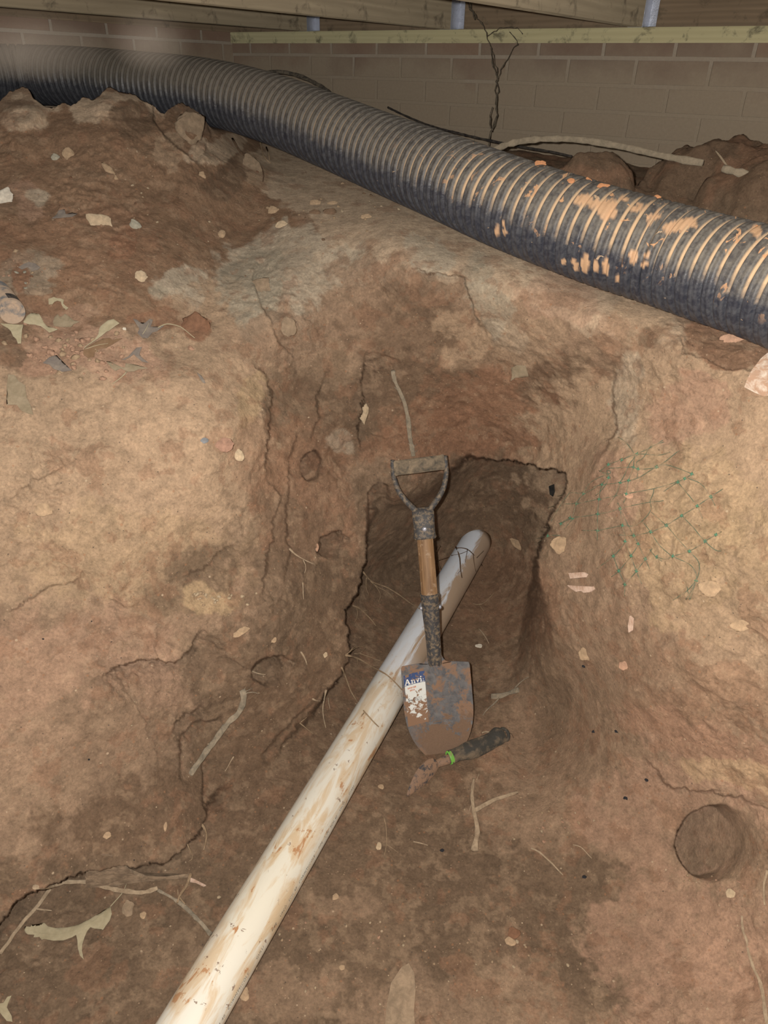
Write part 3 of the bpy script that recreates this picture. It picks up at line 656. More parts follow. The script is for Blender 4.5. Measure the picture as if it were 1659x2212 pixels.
# ------------------------------------------------------------------ white plastic pipe with clay smears
def pvc():
    L = np.linalg.norm(PVC_B2 - PVC_A2); n = 60
    org = PVC_A2; ax = pd_; N = nrm(np.array([0, 0, 1.]) - ax[2] * ax); B = np.cross(ax, N)
    root = empty('drain_pipe', org, 'smooth white plastic pipe smeared with orange clay, lying along the trench floor', 'pipe')
    seg = 72; th = np.linspace(0, 2 * np.pi, seg, endpoint=False)
    ts = np.linspace(0, L, n)
    rings = [(t, PVC_R) for t in ts] + [(L, PVC_R - .006), (L - .1, PVC_R - .006)]
    rings = [(.1, PVC_R - .006), (0, PVC_R - .006)] + rings
    V = [ (t, r * math.cos(a), r * math.sin(a)) for t, r in rings for a in th]
    me = mesh('tube', V, [tuple(reversed(q)) for q in grid_faces(len(rings), seg, True)])
    m, nt, b = newmat('white_plastic_clay'); co = coords(nt)
    mp = nd(nt, 'Mapping'); mp.inputs['Scale'].default_value = (9, 42, 42); nt.links.new(co, mp.inputs[0])
    st = noise(nt, mp.outputs[0], 1.0, 7, .62, .9)
    mp2 = nd(nt, 'Mapping'); mp2.inputs['Scale'].default_value = (1, 9, 9); nt.links.new(co, mp2.inputs[0])
    n1 = noise(nt, co, 26, 6, .66, .6); n3 = noise(nt, co, 7, 3, .5)
    sx = nd(nt, 'SeparateXYZ'); nt.links.new(co, sx.inputs[0]); X = sx.outputs[0]; Zs = sx.outputs[2]
    # how dirty along its length: clean blue-white at the far end, creamy and smeared toward the near end
    dirt = ramp(nt, math_(nt, 'ADD', math_(nt, 'DIVIDE', X, float(L)), math_(nt, 'MULTIPLY', math_(nt, 'SUBTRACT', n3, .5), .25)), [(.18, .86), (.30, 1.), (.60, .80), (.66, .22), (.95, .0)])
    side = ramp(nt, math_(nt, 'ADD', math_(nt, 'MULTIPLY', Zs, 10.0), math_(nt, 'MULTIPLY', st, .35)), [(.0, 0.), (.52, 1.)])
    c = mix(nt, math_(nt, 'MULTIPLY', dirt, .80), (.78, .84, .93), (.72, .67, .52))
    c = mix(nt, math_(nt, 'MULTIPLY', math_(nt, 'MULTIPLY', ramp(nt, st, [(.45, 0.), (.58, 1.)]), dirt), .75), c, (.60, .43, .24))
    blk = mix(nt, .5, st, n1)
    c = mix(nt, math_(nt, 'MULTIPLY', ramp(nt, blk, [(.575, 0.), (.60, 1.)]), dirt), c, (.46, .245, .12))
    n5 = noise(nt, co, 60, 5, .7, .4)
    c = mix(nt, math_(nt, 'MULTIPLY', ramp(nt, n5, [(.645, 0.), (.66, .9)]), dirt), c, (.22, .14, .10))
    # bands where the plastic stayed clean
    # clay on the side that leaned on the trench, over the whole length of the far part
    far = ramp(nt, math_(nt, 'DIVIDE', X, float(L)), [(.58, 0.), (.68, 1.)])
    fs = math_(nt, 'MULTIPLY', ramp(nt, math_(nt, 'ADD', math_(nt, 'MULTIPLY', Zs, 14.0), math_(nt, 'MULTIPLY', math_(nt, 'SUBTRACT', st, .5), 1.1)), [(.16, 0.), (.30, 1.)]), far)
    c = mix(nt, math_(nt, 'MULTIPLY', fs, .85), c, (.44, .29, .16))
    setc(nt, b, c); b.inputs['Roughness'].default_value = .42; b.inputs['Specular IOR Level'].default_value = .4
    bump(nt, b, st, .0012, .6)
    o = link('tube', me, m, None)
    Mx = Matrix.Identity(4)
    # local z = toward the right-hand side of the pipe as seen from the pit mouth
    Bz = -B if (-B) @ RT > 0 else B
    Ny = np.cross(Bz, ax)
    for i in range(3): Mx[i][0] = ax[i]; Mx[i][1] = Ny[i]; Mx[i][2] = Bz[i]; Mx[i][3] = 0
    o.parent = root; o.matrix_parent_inverse = Matrix.Identity(4); o.matrix_basis = Mx
    # printed line of small dark type along the right side
    cu = bpy.data.curves.new('print', 'FONT'); cu.body = 'PIPE   3 IN  SCH 40  CORINTHCOLE      GULLI       PIPE   USCD  SCH 40  CORINTHCOLE    PIPE  3 IN  SCH 40   USCD     GULLI'
    cu.size = .0075; cu.resolution_u = 2; cu.space_character = 1.15; cu.space_word = 1.5
    to = bpy.data.objects.new('print', cu); C.objects.link(to)
    bpy.context.view_layer.update()
    tm = bpy.data.meshes.new_from_object(to.evaluated_get(bpy.context.evaluated_depsgraph_get()))
    bpy.data.objects.remove(to)
    ang = math.radians(9)   # above the horizontal on the right side
    for v in tm.vertices:
        a = ang + v.co.y / PVC_R; t = .30 + v.co.x; rr = PVC_R + .0004
        v.co = (t, rr * math.sin(a), rr * math.cos(a))
    ink, nt, b = newmat('pipe_ink'); co = coords(nt)
    setc(nt, b, mix(nt, ramp(nt, noise(nt, co, 70, 4, .7), [(.45, 0.), (.6, 1.)]), (.035, .035, .04), (.25, .2, .15))); b.inputs['Roughness'].default_value = .7
    tm.materials.clear()
    p_ = link('printed_lettering', tm, ink, None, smooth=False); p_.parent = root; p_.matrix_basis = Mx
    p_['label'] = 'line of tiny dark printed letters'
pvc()

# ------------------------------------------------------------------ the shovel
def mat_local(o, Mx, root):
    o.parent = root; o.matrix_parent_inverse = Matrix.Identity(4); o.matrix_basis = Mx
def frame_matrix(x, y, z, org=(0, 0, 0)):
    Mx = Matrix.Identity(4)
    for i in range(3): Mx[i][0] = x[i]; Mx[i][1] = y[i]; Mx[i][2] = z[i]; Mx[i][3] = org[i]
    return Mx
def shovel():
    Tt = P(957, 1648, zc_at(957, 1648, -.028)); G = P(905.5, 1005, 1.565)
    L = np.linalg.norm(G - Tt); y = nrm(G - Tt)
    view = nrm(EYEP - (G + Tt) / 2); zf = nrm(view - (view @ y) * y); x = np.cross(y, zf)
    # slight twist so the grip tips up at its right end as photographed
    Mx = frame_matrix(x, y, zf)
    root = empty('shovel', Tt, 'muddy short D-handled digging shovel standing in the trench over the white pipe', 'shovel')
    def yy(py_): # image row -> distance along the shovel
        lo, hi = 0, L
        for _ in range(40):
            md = (lo + hi) / 2; q = proj(Tt + md * y)
            if q[1] > py_: lo = md
            else: hi = md
        return lo
    yg, yyk, ycol, ysock, yneck, ysh = L, yy(1108), yy(1160), yy(1285), yy(1405), yy(1433)
    steel = dusty('shovel_steel_mud', (.085, .09, .105), (.235, .15, .095), 34, .62, .0012, (.40, .50), .5, 240)
    black = dusty('black_paint_dusty', (.055, .055, .058), (.25, .19, .125), 150, .55, .0010, (.47, .62), .5, 260)
    # --- blade: dished sheet with rounded shoulders and rounded point
    n, mcol = 60, 41
    hw_ = .0745
    V = []
    for i in range(n + 1):
        t = i / n; yb = t * ysh
        # half width: point rounded over the lower 55 %
        e = min(1, t / .62); wv = hw_ * (1 - (1 - e) ** 2.3) ** .62
        wv *= 1 + .02 * math.sin(t * 3)
        if t > .97: wv *= 1 - .03 * ((t - .97) / .03) ** 2
        for j in range(mcol):
            s_ = (j / (mcol - 1)) * 2 - 1; xx = s_ * wv
            dish = .016 * (s_ * wv / hw_) ** 2 - .010 + .012 * (1 - t) ** 2
            # raised rib of the socket fading down the blade (frog)
            rib = .0255 * math.exp(-(xx / (.0145 + .020 * (1 - t))) ** 2) * sstep(np.array(t), .50, 1.0)
            V.append((xx, yb, dish + float(rib)))
    Fq = grid_faces(n + 1, mcol)
    me = mesh('blade', V, Fq)
    bm_, nt, b = newmat('blade_mud'); co = coords(nt); sx = nd(nt, 'SeparateXYZ'); nt.links.new(co, sx.inputs[0])
    n1 = noise(nt, co, 26, 8, .74, .5); n2 = noise(nt, co, 300, 4, .7); n3 = noise(nt, co, 60, 5, .7, .4)
    stl = mix(nt, ramp(nt, n3, [(.35, 0.), (.65, 1.)]), (.10, .103, .112), (.20, .195, .195))
    c = mix(nt, ramp(nt, n1, [(.50, 0.), (.56, 1.)]), stl, (.28, .175, .115))
    low = ramp(nt, math_(nt, 'ADD', math_(nt, 'MULTIPLY', sx.outputs[1], -9.0), math_(nt, 'ADD', math_(nt, 'MULTIPLY', math_(nt, 'SUBTRACT', n1, .5), 2.4), 1.32)), [(.44, 0.), (.52, 1.)])
    # a bare grey streak stays at the lower left edge
    bare = math_(nt, 'MULTIPLY', ramp(nt, math_(nt, 'ADD', math_(nt, 'MULTIPLY', sx.outputs[0], -12.0), math_(nt, 'MULTIPLY', math_(nt, 'SUBTRACT', n1, .5), 2.6)), [(.42, 0.), (.62, 1.)]), .7)
    low = math_(nt, 'MULTIPLY', low, math_(nt, 'SUBTRACT', 1.0, bare))
    c = mix(nt, low, c, mix(nt, n2, (.16, .10, .065), (.255, .165, .108)))
    setc(nt, b, c); b.inputs['Roughness'].default_value = .72; b.inputs['Specular IOR Level'].default_value = .35
    bump(nt, b, mix(nt, .5, n1, n2), .003, .6)
    o = link('blade', me, bm_); so = o.modifiers.new('s', 'SOLIDIFY'); so.thickness = .0018; so.offset = 0
    mat_local(o, Mx, root)
    def blade_z(xx, yb):
        t = yb / ysh; s2 = xx / hw_
        return .016 * s2 ** 2 - .010 + .012 * (1 - t) ** 2 + .0255 * math.exp(-(xx / (.0145 + .020 * (1 - t))) ** 2) * float(sstep(np.array(t), .50, 1.0))
    # --- paper label on the blade: blue band with slab-serif lettering, white lower half worn by mud
    def patch(name, x0, x1, y0, y1, dz, mat, nx=16, ny=24, par=None, skew=0.0):
        V = []; 
        for i in range(ny + 1):
            for j in range(nx + 1):
                xx = x0 + (x1 - x0) * j / nx; yb = y0 + (y1 - y0) * i / ny + skew * (xx - x0)
                V.append((xx, yb, blade_z(xx, yb) + dz))
        o = link(name, mesh(name, V, grid_faces(ny + 1, nx + 1)), mat); mat_local(o, Mx, root); return o
    def Lx(px_): return (px_ - 947) / 75.5 * hw_          # photo column across the blade
    y1 = yy(1453); y2 = yy(1476); y3 = yy(1562)
    lm, nt, b = newmat('label_blue'); co = coords(nt)
    w_ = ramp(nt, noise(nt, co, 75, 5, .7, .4), [(.555, 0.), (.58, 1.)])
    setc(nt, b, mix(nt, w_, (.045, .085, .22), (.28, .18, .12))); b.inputs['Roughness'].default_value = .6
    wm, nt, b = newmat('label_white'); co = coords(nt); sx = nd(nt, 'SeparateXYZ'); nt.links.new(co, sx.inputs[0])
    nn = noise(nt, co, 80, 6, .72, .5)
    lowf = math_(nt, 'MULTIPLY', math_(nt, 'SUBTRACT', sx.outputs[1], float(y3)), 1.0 / float(y2 - y3))   # 1 top .. 0 bottom
    thr = math_(nt, 'SUBTRACT', nn, math_(nt, 'MULTIPLY', lowf, .30))
    w_ = ramp(nt, thr, [(.33, 0.), (.36, 1.)])
    c = mix(nt, w_, (.72, .74, .72), (.28, .165, .10))
    setc(nt, b, c); b.inputs['Roughness'].default_value = .65
    lab = patch('label', Lx(875), Lx(922), y2, y1, .0021, lm, skew=.10); lab['label'] = 'blue band of the label with white lettering'
    lab2 = patch('label', Lx(876), Lx(922), y3, y2, .0021, wm, ny=40, skew=.10); lab2['label'] = 'white worn lower half of the label'
    # letters: "Anvi" and a rubbed "l"
    W = []; Fw = []
    def quad(pts):
        k = len(W); W.extend(pts); Fw.append(tuple(range(k, k + len(pts))))
    def bar(x0, y0, x1, y1_): quad([(x0, y0), (x1, y0), (x1, y1_), (x0, y1_)])
    # units: cap height 1
    quad([(.0, .12), (.16, .12), (.52, 1.0), (.36, 1.0)]); quad([(.36, 1.0), (.58, 1.0), (.96, .12), (.68, .12)]); bar(.2, .32, .72, .44); bar(-.06, 0, .28, .13); bar(.60, 0, 1.06, .13)
    bar(1.16, 0, 1.56, .11); bar(1.26, .1, 1.46, .62); bar(1.14, .56, 1.46, .68); quad([(1.46, .5), (1.66, .68), (1.84, .68), (1.92, .55), (1.92, .1), (1.72, .1), (1.72, .5)]); bar(1.64, 0, 2.02, .11)
    bar(2.06, .57, 2.42, .68); bar(2.52, .57, 2.82, .68); quad([(2.14, .6), (2.34, .6), (2.52, .16), (2.44, 0), (2.38, 0)]); quad([(2.38, 0), (2.48, 0), (2.76, .6), (2.62, .6), (2.44, .2)])
    bar(2.88, 0, 3.26, .11); bar(2.97, .1, 3.17, .62); bar(2.86, .56, 3.17, .68); bar(2.96, .8, 3.18, 1.0)
    bar(3.34, 0, 3.70, .10); bar(3.44, .30, 3.56, .55)
    def map_text(pts, ox, oy, sc, dz=.0026, slope=.10):
        out = []
        for (a, b_) in pts:
            xx = ox + a * sc; yb = oy + b_ * sc * 1.12 + slope * (xx - ox)
            out.append((xx, yb, blade_z(xx, yb) + dz))
        return out
    wl, nt, b = newmat('label_letter_white'); co = coords(nt)
    setc(nt, b, mix(nt, ramp(nt, noise(nt, co, 90, 4, .7), [(.60, 0.), (.63, 1.)]), (.80, .80, .76), (.30, .19, .12))); b.inputs['Roughness'].default_value = .6
    o = link('lettering', mesh('lettering', map_text(W, Lx(877), yy(1474.5), (Lx(922) - Lx(877)) / 3.85), Fw), wl, smooth=False); mat_local(o, Mx, root)
    W.clear(); Fw.clear()
    random.seed(5)
    for r_, (a0, a1) in enumerate(((.5, 2.2), (.9, 2.0))):
        xx = a0
        while xx < a1:
            bar(xx, -.5 * r_ , xx + random.uniform(.12, .2), -.5 * r_ + .3); xx += random.uniform(.24, .32)
    om, nt, b = newmat('label_orange'); setc(nt, b, (.55, .17, .06)); b.inputs['Roughness'].default_value = .7
    o = link('lettering', mesh('lettering', map_text(W, Lx(877), yy(1484), .0105), Fw), om, smooth=False); mat_local(o, Mx, root); o['label'] = 'orange small print on the label'
    W.clear(); Fw.clear()
    # the "5" and rows of tiny print
    bar(0, .84, .55, 1.0); bar(0, .5, .18, 1.0); bar(0, .46, .5, .62); bar(.38, .12, .58, .6); bar(0, 0, .5, .16); bar(0, .0, .16, .22)
    for r_ in range(3):
        xx = 1.9 + .1 * r_
        while xx < 5.0:
            bar(xx, .62 - .42 * r_, xx + random.uniform(.1, .3), .80 - .42 * r_); xx += random.uniform(.28, .5)
    for k in range(3): bar(.8 + .32 * k, .1, 1.0 + .32 * k, .55 - .1 * k)
    xx = 0
    while xx < 1.6: bar(xx, -.45, xx + .14, -.27); xx += .24
    bk, nt, b = newmat('label_print_dark'); setc(nt, b, (.06, .06, .07)); b.inputs['Roughness'].default_value = .8
    o = link('lettering', mesh('lettering', map_text(W, Lx(881), yy(1510), .0062), Fw), bk, smooth=False); mat_local(o, Mx, root); o['label'] = 'dark 5 and rows of small print on the label'
    # --- socket: tapered tube merging into the blade
    def lathe(name, prof, mat, seg=28, sx_=1.0, zoff=0.0, par=root, zcurve=None):
        V = []; th = np.linspace(0, 2 * np.pi, seg, endpoint=False)
        for (yb, r) in prof:
            zo = zcurve(yb) if zcurve else zoff
            for a in th: V.append((r * sx_ * math.cos(a), yb, r * math.sin(a) + zo))
        Fq = [tuple(reversed(q)) for q in grid_faces(len(prof), seg, True)]
        k = len(V); V.append((0, prof[0][0], zcurve(prof[0][0]) if zcurve else zoff)); V.append((0, prof[-1][0], zcurve(prof[-1][0]) if zcurve else zoff))
        for j in range(seg):
            Fq.append((k, j, (j + 1) % seg)); Fq.append((k + 1, (len(prof) - 1) * seg + (j + 1) % seg, (len(prof) - 1) * seg + j))
        o = link(name, mesh(name, V, Fq), mat); mat_local(o, Mx, par); return o
    R_ = .0192
    lathe('socket', [(ysh - .010, .0105), (ysh, .0150), (yneck, .0158), (yneck + .03, .0162), (ysock - .03, R_), (ysock - .004, R_ + .0006), (ysock, R_ + .0012), (ysock + .003, R_ + .0008)],
          black, zcurve=lambda yb: -.004 if yb < ysh - .06 else 0.0)
    for sgn in (-1, 1):
        rv = link('rivet', None or mesh('rivet', *blob_vf((sgn * (R_ + .001), ysock - .028, .0), (.004, .005, .005))), None, mats=[HM[0]]); mat_local(rv, Mx, root)
    # flared shoulders joining socket and blade
    V = []; nn_ = 24
    for side in (-1, 1):
        for i in range(nn_ + 1):
            t = i / nn_; a = t * math.pi / 2
            ox = side * (R_ * .75 + .021 * (1 - math.cos(a))); oy = ysh + .026 * (1 - math.sin(a)) - .001
            V.append((side * R_ * .4, oy, .002)); V.append((ox, oy, -.006 + .004 * (1 - t)))
    Fq = []
    for sd_ in (0, 1):
        o0 = sd_ * 2 * (nn_ + 1)
        for i in range(nn_): Fq.append((o0 + 2 * i, o0 + 2 * i + 1, o0 + 2 * i + 3, o0 + 2 * i + 2))
    o = link('shoulder', mesh('shoulder', V, Fq), bm_); so = o.modifiers.new('s', 'SOLIDIFY'); so.thickness = .0022; so.offset = 0; mat_local(o, Mx, root)
    # --- wooden shaft
    wd, nt, b = newmat('ash_shaft'); co = coords(nt); mp = nd(nt, 'Mapping'); mp.inputs['Scale'].default_value = (160, 9, 160); nt.links.new(co, mp.inputs[0])
    g_ = noise(nt, mp.outputs[0], 1.0, 5, .6, .5); c = mix(nt, ramp(nt, g_, [(.32, 0.), (.68, 1.)]), (.16, .088, .042), (.34, .21, .11))
    c = mix(nt, ramp(nt, noise(nt, co, 60, 6, .7), [(.55, 0.), (.64, .7)]), c, (.42, .31, .21))
    setc(nt, b, c); b.inputs['Roughness'].default_value = .6; bump(nt, b, g_, .0006)
    lathe('shaft', [(ysock - .02, .0178), (ysock, .0178), ((ysock + ycol) / 2, .0175), (ycol, .0172), (ycol + .02, .0172)], wd, 24)
    # --- Y yoke: collar plus two bent arms, then the grip
    yc0, yc1 = ycol, yyk
    # collar: squarish tapered sleeve
    V = []; prof = [(yc0 - .002, .0235, .0200), (yc0 + .001, .0248, .0210), (yc0 + .004, .0232, .0196), (yc0 + .02, .0225, .0192), (yc1 - .006, .0235, .0172), (yc1 + .004, .0235, .012), (yc1 + .012, .020, .008)]
    seg = 40
    for (yb, rx, rz) in prof:
        for a in np.linspace(0, 2 * np.pi, seg, endpoint=False):
            ca, sa = math.cos(a), math.sin(a); p4 = (abs(ca) ** 3.2 + abs(sa) ** 3.2) ** (-1 / 3.2)
            V.append((rx * ca * p4, yb, rz * sa * p4))
    Fq = [tuple(reversed(q)) for q in grid_faces(len(prof), seg, True)]; k = len(V); V += [(0, prof[0][0], 0), (0, prof[-1][0], 0)]
    for j in range(seg): Fq.append((k, j, (j + 1) % seg)); Fq.append((k + 1, (len(prof) - 1) * seg + (j + 1) % seg, (len(prof) - 1) * seg + j))
    o = link('collar', mesh('collar', V, Fq), black); mat_local(o, Mx, root)
    rv = link('rivet', mesh('rivet', *blob_vf((0.0005, yc0 + .020, .0200), (.0050, .0050, .003))), HM[0]); mat_local(rv, Mx, root)
    gx_ = .0560
    for sgn in (-1, 1):
        ctr = [(sgn * .006, yc1 - .004, .002), (sgn * .020, yc1 + .012, .001), (sgn * .035, yc1 + .030, 0), (sgn * .048, yc1 + .052, 0), (sgn * .0555, yc1 + .080, 0), (sgn * gx_, L - .018, 0), (sgn * gx_, L + .004, 0), (sgn * (gx_ - .0005), L + .016, 0)]
        pts = resample(ctr, .004); n = len(pts); V = []
        T_, _, _ = frames(pts); Z_ = np.array([0, 0, 1.])
        for i, q in enumerate(pts):
            side_ = np.cross(T_[i], Z_); t = i / (n - 1)
            wdh = .0088 * (1 - t) + .0062 * t; dep = .0095 + .002 * t
            for a in np.linspace(0, 2 * np.pi, 12, endpoint=False):
                ca, sa = math.cos(a), math.sin(a); p4 = (abs(ca) ** 4 + abs(sa) ** 4) ** (-.25)
                V.append(q + side_ * wdh * ca * p4 * .72 + Z_ * dep * sa * p4 * .8)
        Fq = grid_faces(n, 12, True); k = len(V); V += [pts[0], pts[-1]]
        for j in range(12): Fq.append((k, (j + 1) % 12, j)); Fq.append((k + 1, (n - 1) * 12 + j, (n - 1) * 12 + (j + 1) % 12))
        o = link('yoke_arm', mesh('yoke_arm', V, Fq), black); mat_local(o, Mx, root)
    gm_ = dusty('grip_plastic_dusty', (.09, .08, .065), (.34, .265, .18), 45, .8, .0008, (.34, .60), .3, 300)
    V = []; seg = 36; prof = [(-.0535, .0150), (-.053, .0165), (-.047, .0168), (-.0465, .0158), (0, .0162), (.0465, .0158), (.047, .0168), (.053, .0165), (.0535, .0150)]
    tl = .045
    for (xx, r) in prof:
        for a in np.linspace(0, 2 * np.pi, seg, endpoint=False): V.append((xx, L + r * math.cos(a) + tl * xx, r * math.sin(a)))
    Fq = [tuple(q) for q in grid_faces(len(prof), seg, True)]; k = len(V); V += [(prof[0][0], L - tl * .0535, 0), (prof[-1][0], L + tl * .0535, 0)]
    for j in range(seg): Fq.append((k, (j + 1) % seg, j)); Fq.append((k + 1, (len(prof) - 1) * seg + j, (len(prof) - 1) * seg + (j + 1) % seg))
    o = link('grip', mesh('grip', V, Fq), gm_); mat_local(o, Mx, root); o['label'] = 'dust-covered cylindrical cross grip'
def blob_vf(c, r, n=10, off=0, lum=0, seed=0):
    """lumpy ellipsoid"""
    V = []; rng = np.random.RandomState(seed); ph = rng.rand(6) * 6.28
    for i in range(n + 1):
        a = math.pi * i / n
        for j in range(2 * n):
            b = math.pi * j / n; d = np.array([math.sin(a) * math.cos(b), math.sin(a) * math.sin(b), math.cos(a)])
            k = 1.0
            if lum: k += lum * float(fbm(d[None] * 1.4 + seed * 3.1, 3, seed)[0])
            V.append((c[0] + r[0] * d[0] * k, c[1] + r[1] * d[1] * k, c[2] + r[2] * d[2] * k))
    return V, grid_faces(n + 1, 2 * n, True, off)
shovel()

# ------------------------------------------------------------------ the hand trowel
def trowel():
    A_ = surf(1086, 1590, .022, False); B_ = surf(966, 1641, .024, False); Tip = surf(879, 1719, .006, False)
    root = empty('garden_trowel', A_, 'small hand trowel with black handle and green ring, lying on the trench floor', 'trowel')
    def rel(V): return [tuple(np.asarray(v) - A_) for v in V]
    ax = nrm(B_ - A_); Lh = np.linalg.norm(B_ - A_)
    zf = nrm(nrm(EYEP - A_) - (nrm(EYEP - A_) @ ax) * ax); sd_ = np.cross(ax, zf)
    rub = dusty('black_rubber_muddy', (.055, .052, .045), (.24, .18, .12), 40, .7, .0012, (.46, .66), .4, 260)
    prof = [(-.006, .003, 0), (-.004, .010, .002), (.0, .0145, .003), (.008, .0175, .004), (.016, .0165, .003), (.026, .0155, 0), (.045, .0165, -.001), (.062, .0175, -.001), (.078, .0165, 0), (.088, .0140, .001), (.098, .0125, .002), (.108, .0128, .002), (.114, .0135, .002)]
    pr = np.array(prof); t = np.linspace(0, pr[-1, 0] + .006, 50) - .006; rr = np.interp(t, pr[:, 0], pr[:, 1]); oo = np.interp(t, pr[:, 0], pr[:, 2])
    sc_ = Lh / .120
    V = []; seg = 26
    for a_, r, o_ in zip(t * sc_, rr, oo):
        for a in np.linspace(0, 2 * np.pi, seg, endpoint=False):
            V.append(A_ + ax * a_ + sd_ * (r * 1.15 * math.cos(a) + o_) + zf * (r * .9 * math.sin(a)))
    Fq = grid_faces(len(t), seg, True)
    o = link('handle', mesh('handle', rel(V), Fq), rub, root); o.matrix_parent_inverse = Matrix.Identity(4)
    # hanging eye at the butt
    th = np.linspace(0, 2 * np.pi, 20); pts = [A_ - ax * .004 + ax * .011 * math.cos(a) * .9 + sd_ * (.013 * math.sin(a) + .002) + zf * .002 for a in th]
    V, Fq = tube_vf(pts, .0038, 8); o = link('hanging_loop', mesh('hanging_loop', rel(V), Fq), rub, root); o.matrix_parent_inverse = Matrix.Identity(4)
    gr, nt, b = newmat('green_ring'); co = coords(nt)
    setc(nt, b, mix(nt, ramp(nt, noise(nt, co, 120, 5, .7), [(.5, 0.), (.62, 1.)]), (.17, .48, .07), (.27, .28, .12))); b.inputs['Roughness'].default_value = .5
    V = []; ys = np.linspace(.109, .1165, 5) * sc_
    for k, a_ in enumerate(ys):
        r = .0142 if k in (0, 4) else .0148
        for a in np.linspace(0, 2 * np.pi, seg, endpoint=False): V.append(A_ + ax * a_ + sd_ * (r * math.cos(a) + .002) + zf * (r * .85 * math.sin(a)))
    o = link('ring', mesh('ring', rel(V), grid_faces(5, seg, True)), gr, root); o.matrix_parent_inverse = Matrix.Identity(4); o['label'] = 'bright green ring between handle and neck'
    # neck + blade
    mm = dusty('trowel_metal_mud', (.06, .06, .065), (.33, .205, .13), 120, .6, .0015, (.36, .52), .5, 240)
    st = A_ + ax * .116 * sc_; nk = surf(940, 1652, .016, False)
    pts = resample([st, (st + nk) / 2 + zf * .004, nk, nk + (Tip - nk) * .12], .004)
    V, Fq = tube_vf(pts, np.linspace(.0105, .0075, len(pts)), 14); o = link('neck', mesh('neck', rel(V), Fq), mm, root); o.matrix_parent_inverse = Matrix.Identity(4)
    b0 = nk + (nk - Tip) * .03; bd = nrm(Tip - b0); Lb = np.linalg.norm(Tip - b0)
    tilt = nrm(np.cross(bd, zf)) ; wdir = nrm(tilt * .72 + zf * .69); nd_ = np.cross(bd, wdir)
    V = []; n = 34; mc = 15
    for i in range(n + 1):
        q = i / n; wv = .027 * (math.sin(math.pi * min(1, (q * .93 + .07)) ** .72) ** .62) * (1 if q < .55 else 1 - .25 * ((q - .55) / .45))
        wv = max(wv, .0012)
        for j in range(mc):
            s_ = j / (mc - 1) * 2 - 1
            V.append(b0 + bd * (Lb * q) + wdir * (wv * s_) + nd_ * (.011 * (s_ * s_ - .6) * (wv / .0215)) + zf * .006 * (1 - q))
    o = link('blade', mesh('blade', rel(V), grid_faces(n + 1, mc)), mm, root); o.matrix_parent_inverse = Matrix.Identity(4)
    so = o.modifiers.new('s', 'SOLIDIFY'); so.thickness = .0016; so.offset = 0
trowel()

# ------------------------------------------------------------------ roots, sticks, cables
ROOTM = dusty('root_bark', (.24, .165, .10), (.42, .31, .20), 80, .85, .0008, (.35, .65), .2, 400)
ROOTD = dusty('root_dark', (.085, .052, .032), (.17, .11, .07), 80, .85, .0006, (.35, .65), .2, 400)
ROOTP = dusty('root_pale', (.30, .225, .15), (.50, .39, .27), 90, .85, .0008, (.35, .65), .2, 400)
ROOTG = dusty('root_grey', (.19, .165, .125), (.40, .33, .24), 60, .9, .0012, (.35, .62), .2, 350)
def pxpath(pts, lift, jit=0.0, seed=0, step=8, pipe=True, sag=None):
    """image-track -> 3D track resting on ground or pipe; entries (x, y[, lift])"""
    arr = np.array([(p[0], p[1], p[2] if len(p) > 2 else lift) for p in pts], float)
    r = resample(arr, step); rng = np.random.RandomState(seed)
    if jit:
        k = rng.randn(len(r), 2) * jit; k[0] = 0; k[-1] = 0; r[:, :2] += k
    return np.array([surf(a, b, l, pipe) for a, b, l in r])
def smooth3(p, it=2):
    p = p.copy()
    for _ in range(it): p[1:-1] = (p[:-2] + 2 * p[1:-1] + p[2:]) / 4
    return p
def root(name, label, cat, main, r0_, r1_, mat, branches=(), lift=.002, jit=1.2, seed=0, group=None, seg=8, it=2, pipe=True, flat=False):
    pts = smooth3(pxpath(main, lift, jit, seed, pipe=pipe), it)
    base = pts[0].copy()
    r0_ *= 1.4; r1_ *= 1.4
    rad = np.linspace(r0_, r1_, len(pts)) * (1 + .12 * np.random.RandomState(seed + 1).randn(len(pts)))
    V, Fq = tube_vf(pts - base, np.clip(rad, r1_ * .4, None), seg)
    if not branches:
        o = link(name, mesh(name, V, Fq), mat); o.location = base; return tag(o, label, cat, group)
    e = empty(name, base, label, cat, group)
    o = link('stem', mesh('stem', V, Fq), mat); o.parent = e
    for k, (bp, ra, rb) in enumerate(branches):
        q = smooth3(pxpath(bp, lift, jit, seed + 10 + k, pipe=pipe), it)
        V, Fq = tube_vf(q - base, 1.4 * np.linspace(ra, rb, len(q)), 6); o = link('branch', mesh('branch', V, Fq), mat); o.parent = e
    return e
R = root
R('root', 'thick frayed grey root hanging down the back bank to the shovel grip', 'root', [(849, 802), (856, 830), (866, 850), (877, 880), (884, 920), (888, 955), (893, 985)], .0028, .0040, ROOTG,
  [([(858, 832), (848, 822)], .001, .0004), ([(862, 845), (852, 836)], .001, .0004), ([(857, 835), (855, 812)], .0012, .0004), ([(889, 962), (881, 958)], .0009, .0003), ([(891, 972), (884, 972)], .0009, .0003), ([(890, 966), (900, 960)], .0009, .0003), ([(893, 978), (903, 972)], .0009, .0003)], lift=.008, seed=2)
R('root', 'long thick pale grey root lying down the left bank beside a hollow', 'root', [(524, 1492), (528, 1512), (516, 1540), (492, 1562), (470, 1592), (448, 1622), (430, 1648), (412, 1672)], .0045, .0040, ROOTG,
  [([(524, 1500), (545, 1492), (560, 1500)], .0009, .0004), ([(526, 1496), (546, 1486)], .0007, .0003), ([(520, 1505), (530, 1485)], .0008, .0003)], lift=.004, seed=3)
